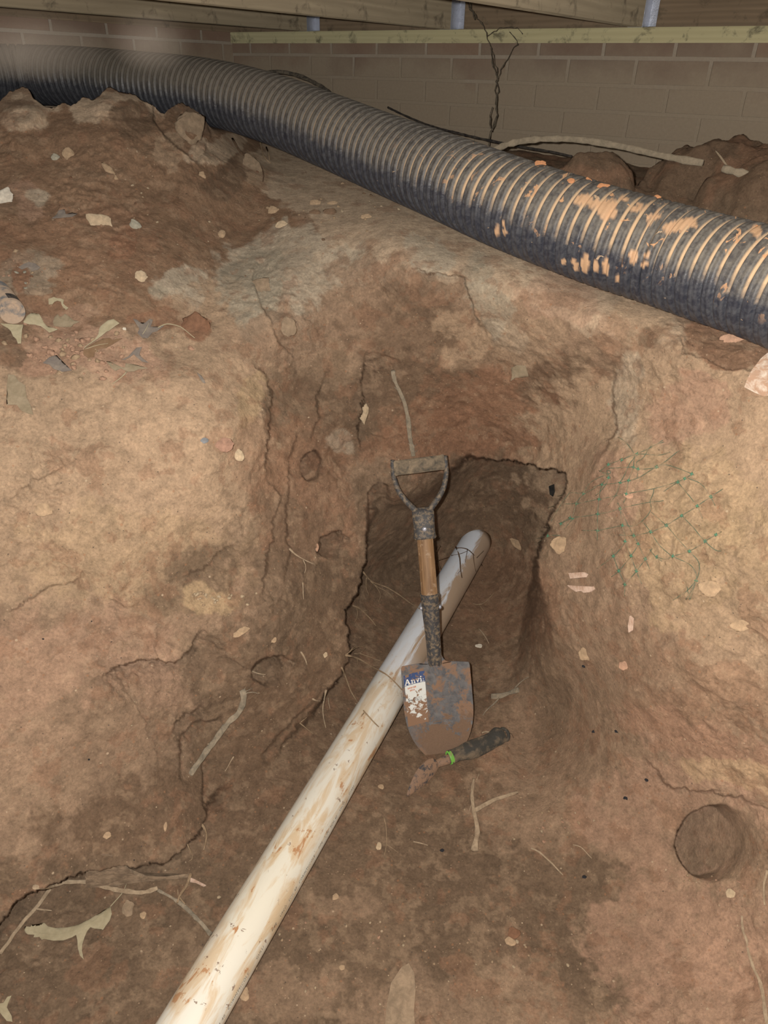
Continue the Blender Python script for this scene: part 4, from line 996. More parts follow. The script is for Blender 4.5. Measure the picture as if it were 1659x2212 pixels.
R('root', 'Y-shaped pale root with one long arm, lying below the trowel', 'root', [(1024, 1682), (1019, 1725), (1024, 1748), (1030, 1790), (1025, 1836)], .0018, .0042, ROOTP,
  [([(1027, 1750), (1050, 1738), (1068, 1726), (1092, 1720), (1118, 1711)], .0034, .0022), ([(1030, 1685), (1036, 1668)], .0007, .0003), ([(1020, 1735), (1012, 1758)], .0007, .0003)], lift=.004, seed=4)
R('stick', 'short broken stick with thin rootlets right of the shovel blade', 'stick', [(1062, 1504), (1080, 1504), (1100, 1497), (1120, 1490)], .0052, .0036, ROOTG,
  [([(1112, 1486), (1130, 1470), (1142, 1462)], .0012, .0005), ([(1078, 1508), (1068, 1522), (1048, 1534), (1043, 1545)], .0014, .0006)], lift=.004, seed=5)
R('root', 'long wavy tan root lying across the floor under the left bank', 'root', [(75, 1916), (105, 1918), (130, 1907), (165, 1904), (200, 1908), (240, 1920), (285, 1928), (315, 1926), (340, 1918)], .0022, .0030, ROOTP,
  [([(108, 1920), (98, 1935), (78, 1962), (50, 1990), (22, 2030), (0, 2060)], .0026, .0022), ([(78, 1963), (95, 1964), (112, 1967)], .0012, .0006), ([(104, 1918), (106, 1898)], .0009, .0004)], lift=.008, seed=6)
R('root', 'thin dusty root running from the flat bark piece down to the white pipe', 'root', [(340, 1922), (365, 1936), (385, 1948), (410, 1970), (435, 1995), (455, 2018)], .0018, .0026, ROOTG, lift=.003, seed=7)
R('root', 'forked dark twig standing at the tip of the flat bark piece', 'root', [(412, 1888), (408, 1905), (396, 1920), (388, 1935), (383, 1950)], .0022, .0014, ROOTM,
  [([(388, 1938), (392, 1948), (400, 1953)], .0012, .0008), ([(384, 1922), (385, 1935)], .0008, .0005)], lift=.010, seed=8)
R('root', 'thin curled rootlet hanging from the lower lip of the left bank', 'root', [(437, 1782), (446, 1792), (449, 1808), (444, 1820), (440, 1836)], .0014, .0009, ROOTM, lift=.02, seed=9)
R('root', 'fine hooked rootlet left of the curled one under the bank lip', 'root', [(405, 1824), (412, 1840), (421, 1850), (416, 1860), (409, 1860)], .0007, .0005, ROOTM, lift=.015, seed=10)
R('root', 'branching root spanning from the left bank to the shovel socket', 'root', [(785, 1236), (796, 1252), (812, 1262), (832, 1266), (858, 1282), (880, 1298), (898, 1312), (912, 1318)], .0015, .0009, ROOTM,
  [([(800, 1255), (815, 1272), (838, 1276), (852, 1295)], .0009, .0005), ([(810, 1264), (826, 1290), (818, 1300)], .0008, .0004), ([(792, 1246), (790, 1265), (798, 1288)], .0008, .0004)], lift=.05, seed=11)
R('root', 'thin dark rootlet on the left bank edge above the root tuft', 'root', [(762, 1308), (785, 1320), (800, 1335), (812, 1352)], .0014, .0006, ROOTM, [([(785, 1320), (800, 1316)], .0006, .0003), ([(770, 1312), (775, 1330), (765, 1345)], .0007, .0004)], lift=.03, seed=12)
R('root', 'tufted root sprouting from the left bank and crossing the white pipe', 'root', [(748, 1415), (770, 1420), (798, 1438), (825, 1450), (845, 1466), (868, 1490)], .0016, .0008, ROOTM,
  [([(750, 1412), (768, 1398), (788, 1396)], .0010, .0005), ([(755, 1408), (770, 1392), (776, 1400)], .0008, .0004), ([(765, 1412), (775, 1418), (782, 1410), (790, 1400)], .0008, .0004), ([(775, 1410), (800, 1420), (822, 1428)], .0010, .0004), ([(772, 1420), (772, 1436)], .0007, .0003)], lift=.028, seed=13)
R('root', 'longest rootlet hanging from the bank across the smeared part of the white pipe', 'root', [(738, 1442), (750, 1465), (755, 1485), (768, 1510), (785, 1535), (800, 1552), (818, 1570)], .0016, .0008, ROOTM,
  [([(786, 1540), (780, 1548)], .0008, .0004)], lift=.012, seed=14)
R('root', 'pale double rootlet hanging in shade left of the white pipe', 'root', [(704, 1492), (700, 1515), (697, 1540), (701, 1560), (704, 1572)], .0018, .0007, ROOTP,
  [([(676, 1510), (690, 1518), (698, 1512)], .0013, .0007), ([(709, 1508), (708, 1520), (713, 1532)], .0009, .0005)], lift=.03, seed=15)
R('root', 'fine forked rootlet on the soil left of the white pipe, lowest on that bank', 'root', [(648, 1562), (660, 1570), (668, 1580), (677, 1585)], .0009, .0005, ROOTM, [([(650, 1560), (662, 1550), (672, 1540)], .0008, .0004)], lift=.01, seed=16)
R('root', 'dark branching root draped over the far end of the white pipe', 'root', [(985, 1182), (992, 1196), (994, 1215), (993, 1235), (998, 1248)], .0016, .0009, ROOTD,
  [([(986, 1184), (1008, 1183), (1020, 1195), (1034, 1210), (1042, 1222)], .0014, .0007), ([(1010, 1186), (1008, 1200), (1005, 1215)], .0008, .0004), ([(1022, 1196), (1022, 1215), (1028, 1235)], .0010, .0005), ([(975, 1200), (998, 1197), (1010, 1190)], .0010, .0005), ([(1030, 1205), (1045, 1190)], .0008, .0005), ([(995, 1232), (988, 1240)], .0006, .0003)], lift=.006, seed=17)
R('root', 'dark wavy rootlet right beside the wooden shaft of the shovel', 'root', [(950, 1178), (942, 1190), (941, 1208), (946, 1222), (955, 1235), (962, 1250)], .0014, .0009, ROOTD, [([(942, 1186), (952, 1180)], .0007, .0004), ([(944, 1212), (960, 1206), (975, 1202)], .0008, .0004)], lift=.10, seed=18, pipe=False)
R('root', 'thin root with a forked tail crossing the bank below the bored hollow', 'root', [(626, 1186), (640, 1200), (655, 1208), (670, 1216), (684, 1221)], .0013, .0007, ROOTP, [([(655, 1210), (662, 1222), (658, 1238)], .0007, .0004)], lift=.008, seed=19)
R('root', 'tiny white curled rootlet on the left bank under the forked one', 'root', [(654, 1258), (658, 1270), (652, 1280), (656, 1295)], .0008, .0006, ROOTP, lift=.004, seed=20)
R('root', 'pale thin root on the floor right of the pit centre, near the bottom', 'root', [(1147, 1832), (1165, 1842), (1185, 1858), (1205, 1880), (1216, 1890)], .0013, .0008, ROOTP, lift=.002, seed=21)
R('root', 'hair-thin curved rootlet just right of the pale thin root', 'root', [(1238, 1825), (1256, 1829), (1266, 1845), (1278, 1854)], .0007, .0005, ROOTP, lift=.002, seed=22)
R('root', 'fine vertical rootlet with side hairs on the floor beside the white pipe', 'root', [(829, 1765), (834, 1782), (836, 1810), (835, 1828), (830, 1848)], .0008, .0005, ROOTM, [([(835, 1825), (850, 1832), (860, 1842)], .0006, .0003)], lift=.002, seed=23)
R('root', 'small twisted pale rootlet in the middle of the floor', 'root', [(893, 1818), (908, 1822), (924, 1826)], .0009, .0005, ROOTP, lift=.002, seed=24)
R('root', 'long pale root running down the right edge of the floor', 'root', [(1603, 1978), (1605, 2005), (1613, 2032), (1615, 2062), (1625, 2085), (1640, 2118), (1648, 2150), (1655, 2200), (1668, 2240)], .0013, .0020, ROOTP, lift=.001, seed=25)
R('root', 'short pale root at the right frame edge below the bored hole', 'root', [(1658, 1880), (1651, 1905), (1650, 1930), (1652, 1955)], .0013, .0008, ROOTP, lift=.001, seed=26)
R('root', 'pale thin rootlet in the floor right of the shovel socket', 'root', [(1034, 1357), (1045, 1368), (1052, 1380), (1056, 1390)], .0011, .0007, ROOTP, lift=.003, seed=27)
R('root', 'short thin rootlet in the far right of the trench under the cave', 'root', [(1022, 1304), (1040, 1308), (1050, 1302), (1058, 1290), (1068, 1280)], .0009, .0006, ROOTM, [([(1035, 1306), (1045, 1320)], .0007, .0004)], lift=.004, seed=28)
R('root', 'thin pale sliver-like rootlet on the left bank right of the round hollow', 'root', [(650, 1408), (657, 1420), (663, 1436)], .0013, .0010, ROOTP, lift=.003, seed=29)
R('root', 'small rootlet crossing the mouth of the round hollow in the left bank', 'root', [(545, 1450), (558, 1456), (574, 1457)], .0010, .0006, ROOTP, lift=.010, seed=30)
R('root', 'rootlet over the stub of the trowel handle', 'root', [(1041, 1583), (1048, 1578), (1058, 1580), (1068, 1586), (1080, 1590)], .0013, .0009, ROOTP, lift=.035, seed=31)
R('root', 'dark rootlet curling right of the trowel handle end', 'root', [(1088, 1584), (1098, 1576), (1107, 1582), (1110, 1594)], .0009, .0005, ROOTD, lift=.006, seed=32)
R('root', 'faint thin rootlet lying beneath the left bank crack at lower left', 'root', [(505, 1634), (495, 1652), (486, 1666)], .0010, .0005, ROOTP, lift=.004, seed=33)
R('root', 'tiny pale worm-like rootlet in the tan cave soil above the pipe end', 'root', [(640, 1178), (632, 1160), (645, 1140)], .0007, .0004, ROOTM, lift=.004, seed=34)
R('root', 'wispy root at the pile crest beside the upright stone', 'root', [(502, 300), (510, 312), (520, 330), (540, 345), (560, 352), (570, 372), (568, 392)], .0022, .0012, ROOTD, lift=.006, seed=35)
R('root', 'small hanging root end under the corrugated pipe at its left part', 'root', [(560, 298), (566, 320), (572, 345), (584, 352)], .0018, .0012, ROOTM, [([(575, 318), (585, 330), (582, 345)], .0016, .0010)], lift=.01, seed=36)
# netting-side wood slivers
def chip(name, label, pts, th, mat, cat='wood chip', lift=.002, bend=0.0, group=None):
    """flat irregular piece from an outline on the ground"""
    P3 = [surf(a, b, lift, False) for a, b in pts]; c = np.mean(P3, 0)
    n = nrm(sum(np.cross(P3[i] - c, P3[(i + 1) % len(P3)] - c) for i in range(len(P3))))
    if n @ (EYEP - c) < 0: n = -n
    # keep the piece nearly planar
    P3 = [p - ((p - c) @ n) * n * (1 - bend) for p in P3]
    k = len(P3); V = [p - c + n * th for p in P3] + [p - c - n * th * .6 for p in P3] + [n * (th * 1.25), -n * th * .6]
    F_ = []
    for i in range(k):
        j = (i + 1) % k; F_ += [(i, j, 2 * k), (k + j, k + i, 2 * k + 1), (i, k + i, k + j, j)]
    o = link(name, mesh(name, V, F_), mat, smooth=False); o.location = c; o.data.update()
    return tag(o, label, cat, group)
WCH = dusty('pale_wood_sliver', (.42, .27, .19), (.68, .52, .42), 70, .8, .0008, (.35, .62), .3, 300)
chip('wood_chip', 'upper of two pale pinkish wood slivers below the netting', [(1231, 1238), (1262, 1236), (1270, 1240), (1266, 1247), (1233, 1250)], .0025, WCH, lift=.004)
chip('wood_chip', 'lower, ragged one of two pale wood slivers below the netting', [(1227, 1264), (1238, 1265), (1282, 1267), (1284, 1273), (1276, 1279), (1264, 1280), (1258, 1276), (1246, 1278), (1236, 1272)], .0025, WCH, lift=.004)
BARK = dusty('dusty_bark', (.20, .145, .10), (.38, .28, .19), 50, .9, .0015, (.4, .6), .2, 300)
chip('bark_strip', 'flat tan bark strip lying on the floor under the left bank', [(182, 1874), (205, 1866), (240, 1862), (280, 1876), (330, 1872), (370, 1882), (412, 1890), (408, 1902), (396, 1914), (345, 1906), (285, 1904), (255, 1896), (225, 1884), (190, 1884)], .0035, BARK, 'bark', lift=.006)
chip('bark_strip', 'small pointed bark sliver beside the end of the flat bark strip', [(412, 1897), (420, 1900), (445, 1913), (440, 1915), (424, 1907), (411, 1905)], .0018, WCH, 'bark', lift=.006)
chip('wood_chip', 'narrow olive wood strip left on the dirt pile above the can', [(56, 627), (66, 624), (114, 628), (113, 633), (90, 635), (64, 634)], .003, BARK, lift=.004)
chip('wood_chip', 'pale upright sliver in the right bank under the netting', [(1358, 1352), (1362, 1330), (1368, 1336), (1366, 1362), (1360, 1366)], .002, WCH, lift=.004)
chip('wood_chip', 'dark flake stuck in the right end of the cave', [(1187, 1050), (1196, 1046), (1198, 1062), (1195, 1072), (1188, 1068)], .003, dusty('black_flake', (.02, .02, .02), (.05, .045, .04), 80), lift=.01)

# tan cable across the back on the right, cable loop further left and thin black wire on the wall
CAB = dusty('dusty_cable', (.30, .25, .18), (.48, .39, .28), 80, .95, .002, (.3, .65), .1, 400)
def track3(pts): return resample(np.array([P(*p) for p in pts]), .012)
def cable(name, label, pts, r, mat, cat='cable', frac=.12, seed=0):
    q = track3(pts); b0 = q[0].copy(); rad = r * (1 + frac * np.random.RandomState(seed).randn(len(q)))
    V, Fq = tube_vf(q - b0, rad, 10); o = link(name, mesh(name, V, Fq), mat); o.location = b0; return tag(o, label, cat)
cable('cable', 'dust-crusted tan cable arching behind the near end of the corrugated pipe', [(1040, 338, 1.72), (1075, 320, 1.73), (1120, 306, 1.74), (1180, 300, 1.74), (1250, 302, 1.72), (1330, 314, 1.68), (1420, 334, 1.62), (1480, 346, 1.58), (1518, 352, 1.555)], .0072, CAB, seed=1)
cable('cable', 'short dusty tan cable end at the right frame edge above the dirt', [(1562, 364, 1.50), (1600, 374, 1.48), (1650, 383, 1.46), (1720, 392, 1.42), (1800, 398, 1.38)], .0078, CAB, seed=2)
cable('cable', 'thin dark cable loop against the bricks above the corrugated pipe', [(560, 160, 2.25), (590, 155, 2.3), (620, 157, 2.32), (655, 167, 2.3), (685, 182, 2.25), (705, 195, 2.2), (735, 225, 2.15)], .0055, dusty('dark_cable', (.07, .06, .05), (.2, .165, .12), 70, .8), seed=3)
BW = dusty('black_wire', (.035, .03, .028), (.09, .075, .06), 70, .8)
cable('wire', 'thin black wire drooping along the brick wall behind the pipe', [(838, 232, 2.30), (880, 252, 2.25), (930, 272, 2.18), (990, 288, 2.10), (1060, 304, 2.02), (1130, 318, 1.95), (1190, 328, 1.90), (1235, 338, 1.86)], .0030, BW, 'wire', seed=4)
R('twig', 'small split twig stuck in the dark dirt at the far right', 'twig', [(1546, 326), (1556, 338), (1566, 352), (1572, 362)], .0020, .0014, ROOTP, lift=0) if False else cable('twig', 'small split twig stuck in the dark dirt at the far right', [(1546, 326, 1.53), (1556, 338, 1.52), (1570, 358, 1.50)], .0018, ROOTP, 'twig', seed=6)

# cobweb strings hanging from the joist
def cobweb():
    m = dusty('sooty_web', (.09, .075, .055), (.20, .165, .12), 120, .95)
    b0 = P(1060, 60, 2.2); V = []; F_ = []
    rng = np.random.RandomState(8)
    strands = [([(1010, 0), (1022, 25), (1040, 50), (1052, 78), (1060, 105), (1064, 135), (1072, 160), (1076, 190), (1072, 220), (1070, 255), (1058, 290), (1054, 320)], .0016),
               ([(1118, 95), (1105, 110), (1096, 128), (1084, 150), (1076, 175)], .0013), ([(1100, 70), (1112, 80), (1118, 95)], .0012), ([(1060, 105), (1068, 130), (1074, 165), (1070, 215), (1074, 250), (1062, 285)], .0012),
               ([(1016, 0), (1018, 20), (1026, 40)], .0022), ([(1052, 78), (1080, 62), (1110, 60), (1130, 72)], .0009), ([(1064, 230), (1058, 250), (1060, 275)], .0018)]
    for pl, r in strands:
        a = resample(np.array([(x, y, 2.18 - .0003 * y) for x, y in pl], float), 7); a[:, :2] += rng.randn(len(a), 2) * 1.3
        q = np.array([P(*t) for t in a]) - b0
        v, f = tube_vf(q, .6 * r * (1 + .7 * np.abs(rng.randn(len(q)))), 5, len(V)); V += v; F_ += f
    o = link('cobweb', mesh('cobweb', V, F_), m); o.location = b0; tag(o, 'dark sooty cobweb strings hanging from the joist in front of the brick wall', 'cobweb')
cobweb()

# ------------------------------------------------------------------ green plastic netting on the right bank
def netting():
    S_ = [[(150, 940), (245, 912), (325, 910)], [(185, 955), (245, 912), (262, 835), (300, 762), (345, 690), (385, 640)], [(245, 735), (320, 710), (430, 705), (575, 678), (750, 643), (925, 610), (1080, 565), (1125, 545), (1170, 515)],
          [(330, 835), (390, 798), (480, 788), (567, 773), (640, 760), (710, 738), (790, 718), (900, 697), (990, 688)], [(465, 878), (565, 878), (650, 862), (725, 846), (800, 850), (860, 810), (905, 755), (912, 720), (898, 697), (925, 640), (928, 610)],
          [(705, 905), (797, 912), (850, 900), (907, 888), (1007, 845), (1105, 783), (1205, 722), (1292, 662), (1370, 612)], [(565, 1120), (667, 1042), (742, 948), (725, 846), (710, 738), (695, 700)], [(655, 1175), (702, 1137), (780, 1042), (825, 965), (797, 912), (800, 870)],
          [(655, 995), (667, 1042), (702, 1137), (740, 1225), (738, 1300)], [(742, 948), (780, 1042), (815, 1138), (848, 1220)], [(710, 738), (760, 840), (797, 912), (825, 965), (872, 1060), (900, 1125)], [(740, 1225), (815, 1138), (872, 1060), (915, 995)],
          [(850, 815), (907, 888), (960, 970), (1047, 1043), (1150, 1090), (1195, 1145), (1198, 1200), (1135, 1320)], [(910, 760), (1007, 845), (1080, 930), (1155, 1012), (1215, 1080), (1215, 1160), (1198, 1200), (1160, 1320)],
          [(945, 1048), (1005, 1065), (1047, 1043), (1155, 1012), (1255, 948), (1325, 905), (1360, 888)], [(1080, 567), (1140, 640), (1205, 722), (1240, 800)], [(1105, 783), (1180, 860), (1255, 948), (1330, 1010), (1355, 1010)],
          [(1150, 545), (1230, 580), (1292, 662), (1320, 720)], [(990, 628), (1080, 567)], [(565, 940), (565, 878), (567, 773), (575, 678), (593, 585), (635, 540)], [(405, 800), (430, 705), (475, 640), (510, 580), (560, 545), (630, 520)],
          [(735, 700), (750, 643), (765, 558), (795, 472), (800, 415), (820, 388), (900, 350), (985, 300)], [(535, 600), (593, 585), (710, 572), (765, 558), (830, 540), (945, 470), (1020, 460), (1170, 515)],
          [(635, 715), (690, 640), (710, 572), (740, 520), (770, 450), (805, 400), (750, 315), (700, 280)], [(580, 500), (635, 455), (720, 425), (820, 388), (960, 395), (1030, 375)], [(640, 480), (795, 472), (825, 485), (945, 470), (1090, 365)],
          [(820, 540), (825, 485), (810, 440), (860, 415), (900, 345), (990, 310)], [(1050, 1325), (1140, 1265), (1198, 1200)], [(1140, 1240), (1155, 1320)], [(310, 660), (390, 635), (475, 640), (560, 600)], [(555, 655), (600, 610), (635, 540), (575, 495)],
          [(330, 835), (405, 800), (350, 870)], [(590, 500), (640, 520), (660, 500), (620, 490), (650, 540)], [(900, 1000), (940, 1048), (980, 1075)]]
    f_ = 2.968
    def tp(p): return (1100 + p[0] / f_, 850 + p[1] / f_)
    b0 = surf(1400, 1100); e = empty('plastic_netting', b0, 'torn green plastic netting with square meshes draped over the right bank', 'netting')
    m, nt, b = newmat('green_net'); co = coords(nt)
    setc(nt, b, mix(nt, ramp(nt, noise(nt, co, 60, 3, .6), [(.46, 0.), (.60, 1.)]), (.10, .13, .085), (.27, .21, .13))); b.inputs['Roughness'].default_value = .55
    V = []; F_ = []; rng = np.random.RandomState(3)
    for k, s_ in enumerate(S_):
        a = np.array([tp(p) for p in s_]); r = resample(np.c_[a, np.zeros(len(a))], 4); r[:, :2] += rng.randn(len(r), 2) * .25
        lift = .004 + .004 * np.abs(np.sin(np.linspace(0, 3.1 * len(a) / 2, len(r)) + k))
        if k in (0, 1): lift = lift + .0
        q = smooth3(np.array([surf(x, y, l, False) for (x, y, _), l in zip(r, lift)]), 3) - b0
        v, f = tube_vf(q, .00062, 5, len(V)); V += v; F_ += f
    o = link('strands', mesh('strands', V, F_), m); o.parent = e
    kn, nt, b = newmat('green_knot'); setc(nt, b, (.07, .21, .13)); b.inputs['Roughness'].default_value = .5
    cnt = {}
    for s_ in S_:
        for p in s_: cnt[p] = cnt.get(p, 0) + 1
    V = []; F_ = []
    extra = [(430, 705), (390, 798), (245, 912), (1255, 948), (1325, 905), (945, 1048), (1125, 545), (720, 425), (635, 455)]
    for p, c_ in cnt.items():
        if c_ > 1 or p in extra:
            x, y = tp(p); q = surf(x, y, .0065, False) - b0; d = .0032
            V = []; F_ = []; v, f = blob_vf(q, (.0016, .0016, .0016), 4, len(V)); V += v; F_ += f
            for (ux, uy) in ((1, .3), (.3, -1)):
                a1 = surf(x + 4 * ux, y + 4 * uy, .006, False) - b0; a2 = surf(x - 4 * ux, y - 4 * uy, .006, False) - b0
                v, f = tube_vf(np.array([a1, q, a2]), np.array([.0006, .0013, .0006]), 5, len(V)); V += v; F_ += f
            o = link('knot', mesh('knot', V, F_), kn); o.parent = e; o['label'] = 'brighter green joint of the mesh'
netting()

# ------------------------------------------------------------------ stones and clods
def stone_mat(name, c, c2=None): return dusty(name, tuple(x * .75 for x in c), c2 or tuple(min(.9, x * 1.25) for x in c), 70, .85, .0012, (.35, .65), .25, 300)
SM = dict(cream=stone_mat('stone_cream', (.55, .43, .29)), grey=stone_mat('stone_grey', (.40, .37, .29)), tan=stone_mat('stone_tan', (.46, .33, .21)), pink=stone_mat('stone_pink', (.50, .31, .21)), red=stone_mat('clod_red', (.235, .125, .075)),
          brown=stone_mat('clod_brown', (.23, .15, .095)), white=stone_mat('stone_white', (.66, .60, .50)), blue=stone_mat('stone_bluegrey', (.23, .24, .25)), dark=stone_mat('stone_dark', (.03, .03, .035)), dusty=stone_mat('clod_dusty', (.33, .245, .165)), rosy=stone_mat('stone_rosy', (.40, .24, .17)), orange=stone_mat('clay_orange', (.52, .25, .12)))
def stone(label, px, py, rx, ry, mat, name='stone', cat='stone', rot=0, sink=.35, flat=.6, seed=0, lum=.22, group=None, pos=None, n=12):
    c = surf(px, py, 0, False) if pos is None else pos; zc_ = (c - EYEP) @ FW; nn = snormal(px, py) if pos is None else nrm(EYEP - c)
    v = nrm(EYEP - c); nn = nrm(nn + v * .9)
    a = math.radians(rot); x = nrm(RT * math.cos(a) - UP * math.sin(a)); x = nrm(x - (x @ nn) * nn); y = np.cross(nn, x)
    sx_, sy_ = rx * zc_ / FPX, ry * zc_ / FPX; sz_ = min(sx_, sy_) * flat
    n = 16; V, F_ = blob_vf((0, 0, 0), (1, 1, 1), n)
    V = np.array(V); rs = np.random.RandomState(seed + 5); pl = rs.randn(15, 3); pl /= np.linalg.norm(pl, axis=1)[:, None]; hh = rs.uniform(.62, .98, 15)
    dt = V @ pl.T; lim = np.where(dt > .05, hh / np.clip(dt, .05, None), 9).min(1); V = V * np.minimum(lim, 1.12)[:, None] * (1 + .10 * fbm(V * 2.2 + seed, 4, seed, .6))[:, None]
    V = V; V = V[:, :1] * sx_ * x + V[:, 1:2] * sy_ * y + V[:, 2:] * sz_ * nn
    o = link(name, mesh(name, V, F_), SM[mat]); o.location = c + nn * sz_ * (1 - 2 * sink)
    return tag(o, label, cat, group)
for k, s_ in enumerate([
    ('largest cream stone on the brown dirt pile', 215, 480, 31, 20, 'cream', 0), ('small square grey stone right of the largest cream stone', 292, 487, 14, 14, 'grey', 20), ('small tan stone on the right flank of the dirt pile', 478, 508, 10, 13, 'tan', 20),
    ('pale three-cornered stone low on the dirt pile', 305, 600, 16, 14, 'cream', 0), ('round tan pebble near the crest of the dirt pile', 150, 333, 13, 17, 'tan', -20), ('long narrow pink-tan stone leaning on the dirt pile', 236, 370, 8, 22, 'tan', -40),
    ('small grey-tan stone left of the long narrow one on the pile', 121, 341, 9, 9, 'grey', 0), ('small stone under the pile crest, by the leaf litter', 437, 379, 8, 8, 'tan', 0), ('mottled white and grey rock at the left frame edge on the pile', 4, 430, 20, 26, 'white', 20),
    ('pale oval stone under the near end of the corrugated pipe', 1582, 733, 26, 13, 'pink', 0), ('curved cream stone set in the back bank above the round hole', 784, 893, 11, 25, 'cream', 8), ('flat pale stone in the back wall of the cave', 1120, 1178, 24, 10, 'tan', 25),
    ('small white pebble right of the shovel socket on the trench floor', 1035, 1396, 8, 6, 'white', 10), ('rounded tan stone set in the lower right bank', 1262, 1413, 14, 17, 'tan', 0), ('pale crusty stone further right in the lower right bank', 1350, 1438, 13, 12, 'pink', 0),
    ('pale stone just below the big bored hole', 1580, 1930, 14, 11, 'cream', 0), ('round tan pebble in the lower middle of the floor', 1101, 2034, 12, 10, 'tan', 20), ('reddish round pebble touching the tan one in the lower floor', 1109, 2016, 13, 11, 'red', 0),
    ('oval pale pebble beside the lower end of the white pipe', 528, 2147, 12, 15, 'tan', 0), ('small cream pebble right of the white pipe, halfway down', 818, 1828, 6, 8, 'cream', 0), ('rounded pale stone half buried in the left bank', 97, 1100, 20, 17, 'tan', 0),
    ('rough rosy red stone in the left bank', 480, 961, 25, 16, 'rosy', -10), ('small blue-grey chip left of the rough red stone', 440, 951, 9, 6, 'blue', 0), ('cream cornered stone right of the rough red stone', 515, 982, 12, 15, 'cream', -20),
    ('red clay clod on the tan bank at the foot of the dirt pile', 425, 702, 31, 27, 'red', 0), ('small pale stone caught under the netting', 1357, 1070, 13, 7, 'pink', 0), ('pale reddish stone at the rim of the right bank', 1208, 1180, 20, 18, 'tan', -30),
    ('big upright dusty stone on the crest behind the dirt pile', 411, 274, 35, 42, 'dusty', 0), ('broad dusty clod under the pile crest by the roots', 545, 360, 22, 34, 'dusty', -35), ('round reddish pebble below the black pipe, left of two', 683, 460, 13, 9, 'brown', 0),
    ('round reddish pebble below the black pipe, right of two', 713, 460, 16, 12, 'brown', 0), ('tan pebble above the two reddish ones', 682, 440, 15, 9, 'tan', 0), ('pale flat pebble right of the reddish pair', 719, 440, 12, 7, 'tan', 0),
    ('flat tan stone on the ledge at the pile edge', 592, 456, 16, 10, 'tan', 30), ('pale stone at the foot of the pile where the ledge starts', 612, 486, 15, 9, 'cream', 0), ('yellowish pebble right on the ledge over the bank', 790, 470, 14, 7, 'tan', 0),
    ('cream pebble at the lower left, beside the oak leaf', 310, 1977, 8, 7, 'tan', 0), ('leaf-shaped flat stone right of the oak leaf', 278, 1965, 14, 18, 'dusty', -20), ('round pale pebble on the lower left bank face', 233, 1803, 9, 8, 'tan', 0),
    ('pale pebble near the lower left of the bank, elongated', 357, 1785, 4, 9, 'tan', 0), ('tan stone in the bank above the lower hollow', 520, 1364, 22, 8, 'tan', -20), ('small tan stone in the bank right of the gouge', 591, 1383, 8, 6, 'tan', 0),
    ('cream spot stone in the left bank by the pipe roots', 702, 1415, 5, 7, 'cream', 0), ('pale pebble by the trowel tip', 824, 1700, 7, 6, 'tan', 0), ('pink pebble stuck at the bored hollow edge', 684, 1182, 6, 11, 'pink', 10),
    ('small round pebble at the bottom floor, left of the slab', 738, 2090, 7, 6, 'tan', 0), ('pale pebble on the floor close to the pipe', 725, 1938, 9, 7, 'tan', 0), ('bigger rounded tan stone buried in the upper back bank', 620, 704, 20, 26, 'dusty', 0),
    ('large smooth tan stone in the left wall above the back bank', 565, 620, 22, 28, 'dusty', 30), ('white speck stone at the left bank top by the leaf', 269, 711, 4, 4, 'white', 0), ('tan lump in the lower right bank above the bored hole', 1600, 1350, 22, 15, 'tan', 0), ('smooth pale stone in the right bank below the netting', 1535, 1270, 26, 20, 'tan', 10),
    ]):
    lab, px, py, rx, ry, mt, rot = s_
    big = mt in ('dusty',)
    stone(lab, px, py, rx, ry, mt, rot=rot, seed=k * 3 + 1, sink=.42 if big else .28, flat=.5)
# pale slab at the bottom, concrete lump at the right edge
chip('stone', 'large pale pointed slab lying at the bottom of the floor', [(832, 2230), (836, 2170), (845, 2125), (868, 2096), (884, 2088), (896, 2108), (898, 2140), (894, 2185), (898, 2230)], .007, SM['dusty'], 'stone', lift=.003)
chip('concrete_lump', 'pink concrete lump with white edges at the right frame edge', [(1612, 825), (1620, 808), (1636, 792), (1650, 780), (1680, 775), (1700, 800), (1690, 845), (1655, 850), (1632, 842)], .014, dusty('concrete', (.50, .33, .23), (.75, .66, .56), 60, .9, .002, (.42, .6), .2, 200), 'concrete lump', lift=.006)
# crumbs of orange clay resting on the ribbed pipe
for k, (px, py, rx, ry, zc_, lab) in enumerate([(1165, 353, 14, 6, 1.29, 'largest crumb of orange clay on top of the corrugated pipe'), (1233, 391, 8, 5, 1.255, 'small orange clay crumb right of the largest on the pipe'), (1271, 389, 7, 6, 1.245, 'lone orange clay crumb at the top edge of the pipe'),
                                               (1303, 402, 13, 6, 1.23, 'flat pale clay crumb near the middle of the near pipe half'), (1632, 495, 9, 10, 1.03, 'orange clay lump on the pipe at the right frame edge'), (1418, 425, 9, 4, 1.16, 'thin clay crumb along the pipe top')]):
    # settle it on the pipe: move along the view ray to the pipe surface
    best = None
    for zq in np.linspace(.85, 1.6, 400):
        q = P(px, py, zq); dd = np.min(np.linalg.norm(dense - q, axis=1))
        if best is None or abs(dd - PIPE_R) < best[0]:
            if zq < zc_ + .12: best = (abs(dd - PIPE_R), q) if best is None or abs(dd - PIPE_R) < best[0] else best
        if dd < PIPE_R: break
    stone(lab, px, py, rx, ry, 'orange', 'clay_crumb', 'clay crumb', seed=200 + k, pos=best[1], sink=.4, flat=.7)

